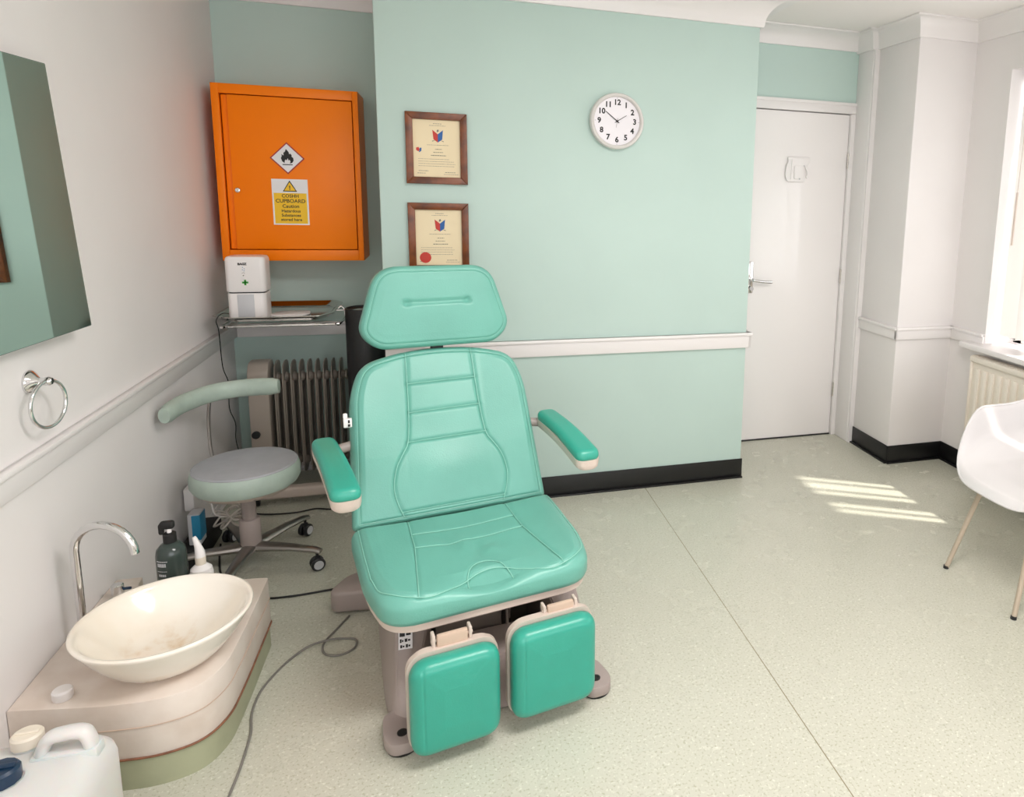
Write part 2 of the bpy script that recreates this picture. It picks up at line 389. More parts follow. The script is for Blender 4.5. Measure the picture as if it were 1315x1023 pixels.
# coving: profile swept along straight runs (outward, down)
def coving(name, path, side, depth=.115, drop=.105):
    prof = [(0, 0), (0, -drop), (.012, -drop), (.016, -drop+.012)] + [(.016+(depth-.03)*(1-math.cos(a)), -drop+.012+(drop-.02)*math.sin(a)) for a in [PI/2*k/8 for k in range(1, 9)]] + [(depth, -.008), (depth, 0)]
    b = mb(); P = [Vector((p[0], p[1])) for p in path]; rings = []
    for i, p in enumerate(P):
        ns = []
        if i > 0: d = (P[i]-P[i-1]).normalized(); ns.append(Vector((-d.y, d.x))*side)
        if i < len(P)-1: d = (P[i+1]-P[i]).normalized(); ns.append(Vector((-d.y, d.x))*side)
        if len(ns) == 2: n = (ns[0]+ns[1]); n = n/ max(n.dot(ns[0]), .2)
        else: n = ns[0]
        rings.append([b.verts.new((p.x+n.x*q[0], p.y+n.y*q[0], H+q[1]-.0005)) for q in prof])
    m = len(prof)
    for A, B in zip(rings, rings[1:]):
        for k in range(m): b.faces.new((A[k], A[(k+1) % m], B[(k+1) % m], B[k]))
    b.faces.new(rings[0]); b.faces.new(rings[-1])
    return st(b, name, gloss_trim)
coving('trim_2', [(0, DL), (0, 0), (W, 0), (W, DR)], -1, .17, .135)
coving('trim_3', [(W, DR), (XP-.035, DR)], -1, .115, .09)
coving('trim_4', [(XP-.035, DR), (XP-.035, .345), (XP, .345), (XP, YP), (XR, YP), (XR, YB)], -1, .075, .10)
coving('trim_5', [(XL, YB), (XL, DL), (0, DL)], -1, .1, .1)

# dado rails
def rail(name, lo, hi, ax):
    """flat board with a small nosing along its top"""
    b = mb(); box(b, lo, hi, .004)
    return b
def dado(name, segs):
    b = mb()
    for lo, hi, n in segs:
        box(b, lo, hi, .005)
        l2 = [lo[0], lo[1], hi[2]-.016]; h2 = [hi[0], hi[1], hi[2]]
        for i in range(2):
            if n[i] > 0: h2[i] += .009
            if n[i] < 0: l2[i] -= .009
        box(b, l2, h2, .004)
    return st(b, name, gloss_trim)
dado('trim_6', [((0.0, -.02, .715), (W+.02, 0, .795), (0, -1)), ((W, -.02, .715), (W+.02, .3, .795), (1, 0))])
dado('trim_7', [((XL, YB, .725), (XL+.018, DL, .80), (1, 0))])
dado('trim_8', [((XL+.018, DL-.018, .725), (0, DL, .795), (0, -1))])
dado('trim_9', [((XP-.016, YP-.016, .725), (XP, .345, .795), (-1, 0)), ((XP-.016, YP-.016, .725), (XR, YP, .795), (0, -1)), ((XR-.016, WY1-.0, .725), (XR, YP, .795), (-1, 0))])
# black skirting
def skirt(name, segs, m=black_m, h=.104, t=.006):
    b = mb()
    for (x0, y0), (x1, y1), n in segs:
        lo = [min(x0, x1), min(y0, y1), 0]; hi = [max(x0, x1), max(y0, y1), h]
        for i in range(2):
            if n[i] > 0: hi[i] += t
            if n[i] < 0: lo[i] -= t
        box(b, lo, hi, .002)
        lo2 = list(lo); hi2 = list(hi); hi2[2] = .009
        for i in range(2):
            if n[i] > 0: hi2[i] += .014
            if n[i] < 0: lo2[i] -= .014
        box(b, lo2, hi2, .003)
    return st(b, name, m)
skirt('baseboard_center', [((.0, 0), (W+.006, 0), (0, -1))])
skirt('baseboard_pier', [((XP, YP-.006), (XP, .335), (-1, 0)), ((XP-.006, YP), (XR, YP), (0, -1))])
skirt('baseboard_right', [((XR, YB), (XR, YP-.006), (-1, 0))])
skirt('baseboard_recess', [((XL, DL), (0, DL), (0, -1))], gloss_trim, .1, .015)
skirt('baseboard_left', [((XL, -.75), (XL, DL-.02), (1, 0))], gloss_trim, .03, .006)

# door, frame, handle, hinges
d = mb(); box(d, (DX0, DR+.004, .008), (DX1, DR+.044, DZ), .003); door = finish(d, 'door_1', door_m, kind='structure', recenter=False)
b = mb()
box(b, (W+.001, DR-.014, DZ+.004), (DX1+.055, DR+.02, DZ+.062), .006); box(b, (W+.001, DR-.02, DZ+.05), (DX1+.055, DR+.0, DZ+.068), .004)
box(b, (DX1+.003, DR-.0145, 0), (DX1+.0552, DR+.03, DZ+.0035), .004)
finish(b, 'door_frame', gloss_trim, door)
b = mb(); box(b, (W+.01, DR+.001, 0), (DX1, DR+.05, .008)); finish(b, 'threshold', dark, door)
b = mb(); lathe(b, [(.0, 0), (.0, 0)], 8) if 0 else None
box(b, (1.968, DR-.008, .925), (2.004, DR+.004, 1.115), .006)
o = finish(b, 'backplate', chrome, door)
b = mb(); tube(b, [(1.986, DR-.004, 1.008), (1.986, DR-.045, 1.008), (2.0, DR-.052, 1.005), (2.05, DR-.052, .998), (2.105, DR-.05, .996)], .009, 12, sm=5)
lathe(b, [(0, 0), (.012, 0), (.012, .012), (0, .012)], 16, T(1.986, DR-.018, .955, rx=PI/2)); finish(b, 'door_handle', chrome, door)
for z in (1.72, 1.02, .30):
    b = mb(); tube(b, [(DX1+.002, DR-.006, z-.045), (DX1+.002, DR-.006, z+.045)], .006, 10)
    for k in range(4): tube(b, [(DX1+.002, DR-.006, z-.035+k*.022), (DX1+.002, DR-.006, z-.031+k*.022)], .0068, 10)
    finish(b, 'hinge', steel, door)

# window: frame, glass, sill
b = mb(); X0, X1 = XR+.19, XR+.25
for lo, hi in (((X0, WY0, WZ0), (X1, WY1, WZ0+.06)), ((X0, WY0, WZ1-.06), (X1, WY1, WZ1)), ((X0, WY0, WZ0), (X1, WY0+.06, WZ1)), ((X0, WY1-.06, WZ0), (X1, WY1, WZ1))):
    box(b, lo, hi, .004)
for k in (1, 2): yy = WY0+(WY1-WY0)*k/3; box(b, (X0, yy-.035, WZ0), (X1, yy+.035, WZ1), .004)
win = finish(b, 'window_1', gloss_trim, kind='structure', recenter=False)
box_b = mb(); box(box_b, (X0+.025, WY0+.05, WZ0+.05), (X0+.031, WY1-.05, WZ1-.05)); finish(box_b, 'pane', glass, win, smooth=0)
b = mb(); prism(b, rrect(XR-.095, WY0-.09, XR+.19, WY1+.095, .02), WZ0-.03, WZ0, .006); finish(b, 'window_sill', gloss_trim, win)
b = mb(); X0, X1 = YB-.12, YB-.06
for lo, hi in (((RW[0], X0, RW[2]), (RW[1], X1, RW[2]+.06)), ((RW[0], X0, RW[3]-.06), (RW[1], X1, RW[3])), ((RW[0], X0, RW[2]), (RW[0]+.06, X1, RW[3])), ((RW[1]-.06, X0, RW[2]), (RW[1], X1, RW[3])), ((1.02, X0, RW[2]), (1.08, X1, RW[3]))):
    box(b, lo, hi, .004)
fill_win = finish(b, 'fill_window', gloss_trim, kind='structure', recenter=False)  # unseen rear window, added to light the room from behind
b = mb(); box(b, (RW[0]+.05, X0+.02, RW[2]+.05), (RW[1]-.05, X0+.026, RW[3]-.05)); finish(b, 'pane', glass, fill_win, smooth=0)

# vertical blinds
blind = thing('vertical_blind', 'white vertical slat blind hanging in the window above the radiator', 'blind', (XR+.1, -1.8, WZ0))
b = mb(); box(b, (XR+.065, WY0+.02, WZ1-.055), (XR+.115, WY1-.015, WZ1-.02), .006); finish(b, 'head_rail', whitep, blind, world=True)
ns = 26; sp_ = (WY1-WY0-.12)/ns
for k in range(ns):
    yc = WY1-.075-k*sp_; a = math.radians(38 if any(p < yc < q for p, q in ((-.90, -.66), (-1.13, -.97))) else (60 if -1.32 < yc < -1.2 else 80))
    dx, dy = math.cos(a)*.062, -math.sin(a)*.062
    def fn(u, v, yc=yc, dx=dx, dy=dy):
        s = u*2-1; bow = .006*(1-s*s); return (XR+.09+dx*s*.9+bow*.6, yc+dy*s+bow, WZ0+.045+v*(WZ1-.06-WZ0-.045))
    finish(grid_bm(fn, 6, 1), 'slat', slat_m, blind, world=True)
b = mb(); tube(b, [(XR+.09, WY1-.05-i*sp_*.5, WZ0+.05-.012*(i % 2)) for i in range(ns*2)], .002, 6); finish(b, 'bottom_chain', whitep, blind, world=True)
b = mb(); tube(b, [(XR+.04, WY1-.075, 1.28), (XR+.04, WY1-.078, 1.55)], .005, 8); tube(b, [(XR+.04, WY1-.078, 1.55), (XR+.05, WY1-.078, WZ1-.06)], .0015, 6); finish(b, 'cord_weight', beige, blind, world=True)

# added fill panel, out of view on the ceiling (its area light is set at the top)
lamp = thing('added_fill_panel', 'white rectangular fill light panel added out of view on the ceiling', 'light', (1.1, -2.3, H-.03))
b = mb(); box(b, (-.62, -.32, 0), (.62, .32, .028), .006); finish(b, 'housing', whitep, lamp)
b = mb(); box(b, (-.58, -.28, -.006), (.58, .28, 0.002), .002); finish(b, 'diffuser', emit('fill_panel_glow', 'FFF6EC', 3.0), lamp)

# ------------------------------------------------------------------ right radiator
rad = thing('wall_radiator', 'cream panel radiator on the wall under the window', 'radiator', (XR, -1.3, .12))
b = mb(); box(b, (XR-.075, -2.25, .12), (XR-.03, -.30, .66), .006)
for k in range(37):
    y = -2.22+k*.0515
    t = mb(); box(t, (XR-.088, y, .155), (XR-.072, y+.03, .625), .0065, 2); merge(b, t)
finish(b, 'panel', cream, rad, world=True)
b = mb(); box(b, (XR-.092, -2.255, .655), (XR-.02, -.295, .685), .006)
for k in range(60): box(b, (XR-.08, -2.23+k*.0325, .684), (XR-.035, -2.215+k*.0325, .6875))
finish(b, 'top_grille', cream, rad, world=True)
b = mb(); box(b, (XR-.088, -.305, .12), (XR-.025, -.296, .67), .003); finish(b, 'end_cover', cream, rad, world=True)
b = mb()
for y in (-.6, -2.0):
    bq = mb(); box(bq, (XR-.035, y, .2), (XR, y+.03, .6), .002); finish(bq, 'bracket', whitep, rad, world=True)
tube(b, [(XR-.05, -.315, .14), (XR-.05, -.315, .02), (XR-.05, -.315, 0)], .0075, 10); finish(b, 'supply_pipe', whitep, rad, world=True)

# ------------------------------------------------------------------ orange cabinet
CY0 = .40
cab = thing('hazard_cabinet', 'bright orange steel hazardous substances cupboard on the mint recess wall', 'cabinet', (-.41, DL, 1.135))
b = mb(); x0, x1, z0, z1 = -.712, -.112, 1.135, 1.927; ft = .03
box(b, (x0, CY0, z0), (x1, DL, z0+.003)); box(b, (x0, CY0, z1-.003), (x1, DL, z1)); box(b, (x0, CY0, z0), (x0+.003, DL, z1)); box(b, (x1-.003, CY0, z0), (x1, DL, z1)); box(b, (x0, DL-.004, z0), (x1, DL, z1))
box(b, (x0, CY0, z0), (x0+ft, CY0+.022, z1), .002); box(b, (x1-.024, CY0, z0), (x1, CY0+.022, z1), .002)
box(b, (x0+ft, CY0, z0), (x1-.024, CY0+.022, z0+.05), .002); box(b, (x0+ft, CY0, z1-.043), (x1-.024, CY0+.022, z1), .002)
finish(b, 'body', orange, cab, world=True)
dx0, dx1, dz0, dz1 = x0+ft+.004, x1-.024-.004, z0+.054, z1-.047
b = mb(); box(b, (dx0+.026, CY0+.002, dz0), (dx1, CY0+.02, dz1), .002); box(b, (dx0, CY0+.015, dz0), (dx0+.028, CY0+.022, dz1), .001)
cdoor = finish(b, 'door', orange, cab, world=True)
b = mb(); lathe(b, [(.0, 0), (.0115, 0), (.0125, .004), (.010, .009), (.006, .010), (.006, .007), (0, .007)], 24, T(-.632, CY0+.002, 1.458, rx=PI/2)); finish(b, 'lock', chrome, cdoor, world=True)
FY = CY0+.0005
# flame diamond
b = mb(); hw = .0725; cxs, czs = -.422, 1.609
def poly3(bm, pts, y, th=.0006):
    t = mb(); prism(t, pts, 0, th); merge(bm, t, Matrix.Translation((0, y, 0)) @ FACE)
poly3(b, [(cxs-hw, czs), (cxs, czs-hw), (cxs+hw, czs), (cxs, czs+hw)], FY+.001); dia = finish(b, 'hazard_diamond', dred, cdoor, smooth=0, world=True, label='white diamond label with red border and black flame')
b = mb(); h2 = .065; poly3(b, [(cxs-h2, czs), (cxs, czs-h2), (cxs+h2, czs), (cxs, czs+h2)], FY+.0002); finish(b, 'label_field', whl, cdoor, smooth=0, world=True)
b = mb()
fl = [(-.012, -.022), (-.022, -.014), (-.026, 0), (-.022, .010), (-.024, .018), (-.014, .012), (-.015, .024), (-.008, .030), (-.004, .042), (.003, .034), (.008, .026), (.009, .018), (.014, .022), (.019, .014), (.018, .008), (.025, .002), (.026, -.010), (.020, -.020), (.010, -.024), (.013, -.014), (.009, -.006), (.006, -.012), (.002, 0), (-.003, -.010), (-.007, -.005), (-.011, -.013)]
poly3(b, [(cxs+x, czs+z) for x, z in fl], FY-.0006); poly3(b, [(cxs-.021, czs-.031), (cxs+.021, czs-.031), (cxs+.021, czs-.027), (cxs-.021, czs-.027)], FY-.0006)
finish(b, 'flame_symbol', ink, cdoor, smooth=0, world=True)
# warning label
b = mb(); poly3(b, [(-.494, 1.303), (-.343, 1.303), (-.343, 1.514), (-.494, 1.514)], FY+.001); lb = finish(b, 'warning_label', whl, cdoor, smooth=0, world=True, label='white and yellow caution label with black triangle and text')
b = mb(); poly3(b, [(-.487, 1.309), (-.350, 1.309), (-.350, 1.450), (-.487, 1.450)], FY+.0002); poly3(b, [(-.4185-.024, 1.461), (-.4185+.024, 1.461), (-.4185, 1.500)], FY-.0012)
finish(b, 'yellow_field', yellow, cdoor, smooth=0, world=True)
b = mb(); poly3(b, [(-.4185-.030, 1.457), (-.4185+.030, 1.457), (-.4185, 1.508)], FY-.0003)
for i, (s, z, sz) in enumerate((('COSHH', 1.436, .021), ('CUPBOARD', 1.413, .0235), ('Caution', 1.389, .022), ('Hazardous', 1.367, .0185), ('Substances', 1.347, .0185), ('stored here', 1.327, .0185))):
    text_into(b, s, sz, wallT(-.4185, FY-.0004, z), bold=.0004)
text_into(b, '!', .026, wallT(-.4185, FY-.002, 1.474), bold=.0008)
finish(b, 'lettering', ink, cdoor, smooth=0, world=True)

# ------------------------------------------------------------------ framed certificates
def certificate(zt, label, seal):
    x0, x1, z0, z1 = .112, .366, zt-.303, zt
    t = thing('framed_certificate', label, 'picture frame', ((x0+x1)/2, 0, z0))
    b = mb(); fw = .03
    for poly in ([(x0, z0), (x1, z0), (x1-fw, z0+fw), (x0+fw, z0+fw)], [(x1, z0), (x1, z1), (x1-fw, z1-fw), (x1-fw, z0+fw)], [(x1, z1), (x0, z1), (x0+fw, z1-fw), (x1-fw, z1-fw)], [(x0, z1), (x0, z0), (x0+fw, z0+fw), (x0+fw, z1-fw)]):
        q = mb(); prism(q, poly, 0, .022, .003); merge(b, q, FACE)
    finish(b, 'frame', wood, t, world=True)
    b = mb(); poly3(b, [(x0+.028, z0+.028), (x1-.028, z0+.028), (x1-.028, z1-.028), (x0+.028, z1-.028)], -.008, .001); sh = finish(b, 'certificate_sheet', paper, t, smooth=0, world=True)
    cx = (x0+x1)/2+.005; Y = -.0095
    b = mb(); rnd = random.Random(3 if seal else 5)
    def line(xa, xb, z, h=.0016):
        x = xa
        while x < xb:
            l = rnd.uniform(.003, .009); poly3(b, [(x, z), (min(x+l, xb), z), (min(x+l, xb), z+h), (x, z+h)], Y, .0003); x += l+.0018
    line(cx-.018, cx+.016, z1-.047, .002); line(cx-.034, cx+.034, z1-.055, .0015); line(cx-.045, cx+.045, z1-.137, .0015)
    line(cx-.012, cx+.016, z1-.155, .0025); line(cx-.02, cx+.02, z1-.168, .0022); line(cx-.03, cx+.032, z1-.182, .003)
    for k in range(4): line(x0+.05, x1-.05+rnd.uniform(-.03, 0), z1-.197-k*.010, .0014)
    line(x1-.095, x1-.05, z0+.05, .0022); line(x0+.05, x0+.09, z0+.055, .0022); line(x0+.045, x0+.08, z0+.045, .002); line(x1-.1, x1-.04, z0+.042, .0014)
    for dx in (-1, 1): poly3(b, [(cx+dx*.010, z1-.116), (cx+dx*.024, z1-.122), (cx+dx*.023, z1-.118)], Y, .0003)
    poly3(b, [(cx-.004, z1-.082), (cx+.005, z1-.078), (cx+.003, z1-.07), (cx-.003, z1-.072)], Y, .0003)
    finish(b, 'print', greyink, sh, smooth=0, world=True)
    b = mb(); poly3(b, [(cx-.022, z1-.072), (cx, z1-.09), (cx, z1-.125), (cx-.018, z1-.112)], Y, .0004)
    finish(b, 'red_crest', red, sh, smooth=0, world=True)
    b = mb(); poly3(b, [(cx+.022, z1-.072), (cx+.018, z1-.112), (cx, z1-.125), (cx, z1-.09)], Y, .0004)
    finish(b, 'blue_crest', blue, sh, smooth=0, world=True)
    if not seal:
        b = mb(); poly3(b, [(x0+.042, z1-.160), (x0+.052, z1-.166), (x0+.056, z1-.157), (x0+.052, z1-.147), (x0+.042, z1-.150)], Y, .0004); finish(b, 'red_emblem', red, sh, smooth=0, world=True)
        b = mb(); poly3(b, [(x0+.053, z1-.170), (x0+.063, z1-.163), (x0+.064, z1-.150), (x0+.057, z1-.150)], Y, .0004); finish(b, 'blue_emblem', blue, sh, smooth=0, world=True)
    if seal:
        b = mb(); lathe(b, [(0, 0), (.024, 0), (.024, .0008), (0, .0008)], 24, T(x0+.068, Y, z1-.240, rx=PI/2)); finish(b, 'wax_seal', red, sh, world=True)
certificate(1.812, 'upper framed certificate in dark wood on the mint wall, without a large seal', False)
certificate(1.427, 'lower framed certificate with red round seal, half hidden by the headrest', True)

# ------------------------------------------------------------------ clock
ck = thing('wall_clock', 'round white wall clock with black numerals on the mint wall', 'clock', (1.036, 0, 1.82))
R = .1275
b = mb(); lathe(b, [(0, 0), (R*.93, 0), (R, .012), (R, .030), (R*.97, .040), (R*.9, .043), (R*.86, .038), (R*.85, .026), (0, .026)], 72, T(rx=PI/2)); finish(b, 'rim', clockrim, ck)
b = mb(); lathe(b, [(0, .0265), (R*.85, .0265), (R*.85, .0275), (0, .0275)], 64, T(rx=PI/2)); face = finish(b, 'dial', clockface, ck)
b = mb()
for n in range(1, 13):
    a = n*PI/6; text_into(b, str(n), .034, wallT(math.sin(a)*R*.66, -.0278, math.cos(a)*R*.66), bold=.0012)
for n in range(4): a = n*PI/2; tube(b, [(math.sin(a)*R*.8, -.028, math.cos(a)*R*.8), (math.sin(a)*R*.82, -.028, math.cos(a)*R*.82)], .0012, 6)
finish(b, 'numerals', ink, ck, smooth=0)
def hand(nm, ang, L, wd, y, m=ink):
    b = mb(); q = mb(); prism(q, [(-wd, -.012), (wd, -.012), (wd*.7, L), (-wd*.7, L)], 0, .0008); merge(b, q, Matrix.Translation((0, y, 0)) @ Matrix.Rotation(ang, 4, 'Y') @ FACE); finish(b, nm, m, ck, smooth=0)
hand('minute_hand', math.radians(-52), .068, .0022, -.030); hand('hour_hand', math.radians(58), .052, .0015, -.029)
hand('second_hand', math.radians(190), .03, .0006, -.0315, greyink)
b = mb(); lathe(b, [(0, .028), (.005, .028), (.005, .033), (0, .033)], 16, T(rx=PI/2)); finish(b, 'hub', ink, ck)

# ------------------------------------------------------------------ hook plate on the door
hk = thing('door_hook_plate', 'white plastic coat hook plate stuck high on the door', 'hook', (2.26, DR, 1.66))
b = mb(); outl = round_poly([(-.075, .068), (.075, .072), (.075, .04), (.052, .01), (.058, -.02), (.05, -.075), (-.07, -.075), (-.085, -.04), (-.08, .02), (-.065, .045)], .018)
q = mb(); prism(q, outl, 0, .012, .003); merge(b, q, FACE); finish(b, 'plate', whitep, hk)
b = mb(); q = mb(); prism(q, round_poly([(-.03, .02), (.035, .02), (.03, -.05), (-.03, -.06)], .012), .012, .020, .003); merge(b, q, FACE)
tube(b, [(-.045, -.014, .055), (-.047, -.014, -.06)], .004, 8); tube(b, [(.04, -.012, .02), (.05, -.03, -.02), (.035, -.045, -.05)], .005, 8, sm=4); finish(b, 'hook', whitep, hk)
b = mb(); lathe(b, [(0, 0), (.005, 0), (.004, .003), (0, .003)], 12, T(.005, -.021, -.056, rx=PI/2)); lathe(b, [(0, 0), (.003, 0), (.003, .003), (0, .003)], 12, T(.03, -.02, .02, rx=PI/2)); finish(b, 'screw', greyp, hk)

# ------------------------------------------------------------------ mirror and towel ring on the left wall
mr = thing('wall_mirror', 'large frameless mirror on the left wall reflecting mint green', 'mirror', (XL, -1.5, 1.085))
b = mb(); pts = [(-.965+.022, 1.787), (-.965-.012+.032, 1.085), (-2.15, 1.085), (-2.15, 1.787)]
pts = [(0, .700), (.045, 0), (-.60, 0), (-.60, .700)]
MM = Matrix.Translation((XL+.062, -.985, 1.083)) @ Matrix.Rotation(math.radians(-3.9), 4, 'Z') @ Matrix.Rotation(math.radians(-1.6), 4, 'Y') @ Matrix(((0, 0, 1, 0), (1, 0, 0, 0), (0, 1, 0, 0), (0, 0, 0, 1)))
q = mb(); prism(q, pts, -.006, 0); merge(b, q, MM); finish(b, 'backing', mirror_edge, mr, smooth=0, world=True)
c0 = Vector((-.3, .35)); q = mb(); prism(q, [tuple(c0+(Vector(p)-c0)*.996) for p in pts], .0002, .0012); b = mb(); merge(b, q, MM); finish(b, 'glass', mirror_m, mr, smooth=0, world=True)
b = mb(); box(b, (XL, -1.35, 1.2), (XL+.02, -1.1, 1.7), .002); finish(b, 'wall_mount', mirror_edge, mr, world=True)
tr = thing('towel_ring', 'chrome towel ring on the left wall below the mirror', 'towel ring', (XL, -1.14, .975))
RM = Matrix(((0, 0, 1, 0), (1, 0, 0, 0), (0, 1, 0, 0), (0, 0, 0, 1)))
b = mb(); lathe(b, [(0, 0), (.030, 0), (.031, .005), (.028, .011), (.013, .022), (.0095, .026), (0, .026)], 40, RM); finish(b, 'wall_flange', chrome, tr)
b = mb(); lathe(b, [(.0, .024), (.010, .024), (.010, .034), (.0115, .037), (.0115, .046), (.008, .051), (0, .052)], 32, RM); finish(b, 'post', chrome, tr)
b = mb(); rr = .060; cc = Vector((.068, -.045, -.053))
dirn = Vector((.0, 1, 0))
cc = Vector((.041, -.008, -.058)); tube(b, [cc+Vector((math.sin(a)*rr*.18, math.sin(a)*rr, math.cos(a)*rr)) for a in [2*PI*k/64 for k in range(64)]], .0045, 12, closed=True); finish(b, 'ring', chrome, tr)

# ------------------------------------------------------------------ tray stand, tray, diffuser, lid
tz = .915
stand = thing('instrument_stand', 'chrome tray stand with low beige base in the recess beside the black cylinder', 'stand', (-.3, .3, 0))
b = mb(); tube(b, [(-.66, .165, .868), (-.22, .165, .868)], .006, 10); tube(b, [(-.66, .56, .868), (-.22, .56, .868)], .006, 10)
tube(b, [(-.22, .56, .868), (-.203, .54, .868), (-.203, .18, .868), (-.22, .165, .868)], .006, 10, sm=4); tube(b, [(-.66, .165, .868), (-.675, .18, .868), (-.675, .54, .868), (-.66, .56, .868)], .006, 10, sm=4)
tube(b, [(-.232, .36, .908), (-.222, .36, .918), (-.212, .36, .914), (-.205, .36, .9), (-.203, .36, .872)], .0045, 10, sm=4); finish(b, 'tray_frame', chrome, stand, world=True)
b = mb(); tube(b, [(-.172, .349, .06), (-.172, .349, .85), (-.178, .349, .863), (-.203, .349, .868)], .009, 20); finish(b, 'post', chrome, stand, world=True)
b = mb(); box(b, (-.62, .20, .035), (-.195, .255, .085), .012, 3); box(b, (-.224, .20, .035), (-.194, .365, .085), .012, 3); box(b, (-.20, .332, .035), (-.158, .365, .085), .008, 3); finish(b, 'base', beige, stand, world=True)
for x, y in ((-.6, .228), (-.215, .228), (-.213, .33)):
    b = mb(); lathe(b, [(0, -.01), (.016, -.01), (.018, 0), (.016, .01), (0, .01)], 20, T(x, y, .018, ry=PI/2)); finish(b, 'castor', rubber, stand, world=True)
def tray_poly(ins):
    x0, x1, y0, y1, c = -.715+ins, -.232-ins, .125+ins, .60-ins, .075
    return [(x0+c*.9, y0), (x1-c*.6, y0), (x1, y0+c), (x1, y1-c), (x1-c*.6, y1), (x0+c*.6, y1), (x0, y1-c), (x0, y0+c*.8)]
b = mb(); levels = [(0, tz), (.012, tz-.001), (.030, tz-.022), (.033, tz-.0235), (.030, tz-.025), (.010, tz-.005), (-.001, tz-.003)]
rings = [[b.verts.new((x, y, z)) for x, y in round_poly(tray_poly(i), .02, 3)] for i, z in levels]
m_ = len(rings[0])
for i in range(len(rings)): 
    A, B = rings[i], rings[(i+1) % len(rings)]
    if i in (3,): continue
    for k in range(m_): b.faces.new((A[k], A[(k+1) % m_], B[(k+1) % m_], B[k]))
b.faces.new(rings[3]); b.faces.new(rings[4])
finish(b, 'steel_tray', steel, label='polished stainless steel tray with sloped rim holding the white diffuser', cat='tray')
tzf = tz-.023
df = thing('air_purifier', 'white two tier box shaped dispenser with green cross on the steel tray', 'dispenser', (-.578, .25, tzf))
b = mb(); pl = rrect(-.076, -.055, .076, .055, .022)
def loft(bm, polys):
    rings = [[bm.verts.new((x, y, z)) for x, y in p] for p, z in polys]
    for A, B in zip(rings, rings[1:]):
        for k in range(len(A)): bm.faces.new((A[k], A[(k+1) % len(A)], B[(k+1) % len(A)], B[k]))
    bm.faces.new(rings[0]); bm.faces.new(rings[-1]); return bm
def sc_(p, s, sy=None): return [(x*s, y*(sy or s)) for x, y in p]
loft(b, [(sc_(pl, .97), 0), (sc_(pl, 1.0), .004), (sc_(pl, 1.0), .115), (sc_(pl, .97), .118)]); finish(b, 'lower_body', whitep, df)
b = mb(); loft(b, [(sc_(pl, .93), .118), (sc_(pl, .93), .124)]); finish(b, 'gap_band', dark, df)
b = mb(); loft(b, [(sc_(pl, 1.0), .124), (sc_(pl, 1.04), .130), (sc_(pl, 1.04), .262), (sc_(pl, 1.02), .272), (sc_(pl, .95), .279), (sc_(pl, .8), .281)]); up_ = finish(b, 'upper_body', whitep, df)
b = mb(); box(b, (-.036, -.0565, .004), (.030, -.050, .114), .002); finish(b, 'front_panel', greyp, df)
b = mb(); box(b, (-.012, -.0585, .163), (.012, -.0560, .171)); box(b, (-.004, -.0585, .155), (.004, -.0560, .179)); finish(b, 'green_cross', green, up_, smooth=0)
b = mb(); text_into(b, 'BAGZ', .013, wallT(-.008, -.0574, .248), bold=.0009); finish(b, 'lettering', ink, up_, smooth=0)
b = mb()
for x, z in ((-.008, .232), (-.002, .226), (-.009, .222), (-.003, .217)): box(b, (x, -.0585, z), (x+.003, -.0565, z+.003))
finish(b, 'indicator_light', teal_s, up_, smooth=0)
b = mb(); lathe(b, [(0, 0), (.0025, 0), (.0025, .002), (0, .002)], 10, T(-.005, -.057, .198, rx=PI/2)); tube(b, [(-.011, -.0575, .207), (-.005, -.0575, .211), (.001, -.0575, .207)], .0007, 6); finish(b, 'button', greyink, up_)
b = mb(); lp = round_poly([(-.075, -.06), (.062, -.06), (.085, -.02), (.075, .055), (-.05, .06), (-.085, -.02)], .025)
q = mb(); prism(q, lp, 0, .008, .003); merge(b, q, T(-.43, .32, tzf)); finish(b, 'white_lid', whitep, label='flat white plastic lid lying on the steel tray', cat='lid')  # loose white lid resting on the tray
b = mb(); tube(b, [(-.668, .320, .897), (-.676, .200, .922), (-.676, .105, .908), (-.668, .10, .86), (-.672, .13, .70), (-.66, .15, .62), (-.669, .17, .5), (-.655, .19, .42), (-.663, .21, .33), (-.65, .24, .2), (-.655, .26, .08), (-.64, .28, .004), (-.55, .35, .004)], .0022, 6, sm=6)
finish(b, 'power_cable', cordb, label='thin dark cable hanging from the steel tray down the recess corner', cat='cable')

# ------------------------------------------------------------------ black cylinder
b = mb(); lathe(b, [(0, 0), (.082, 0), (.085, .006), (.085, .925), (.083, .93), (.078, .93), (.076, .924), (.03, .918), (0, .918)], 56, T(-.103, .235, 0))
cylo = finish(b, 'upright_roll', cyl_m, label='tall upright black cylinder behind the treatment chair headrest', cat='cylinder')
b = mb(); lathe(b, [(0, .0), (.05, .0), (.052, .003), (.03, .006), (.0, .006)], 32, T(0, 0, .9185)); finish(b, 'end_cap', steel, cylo)

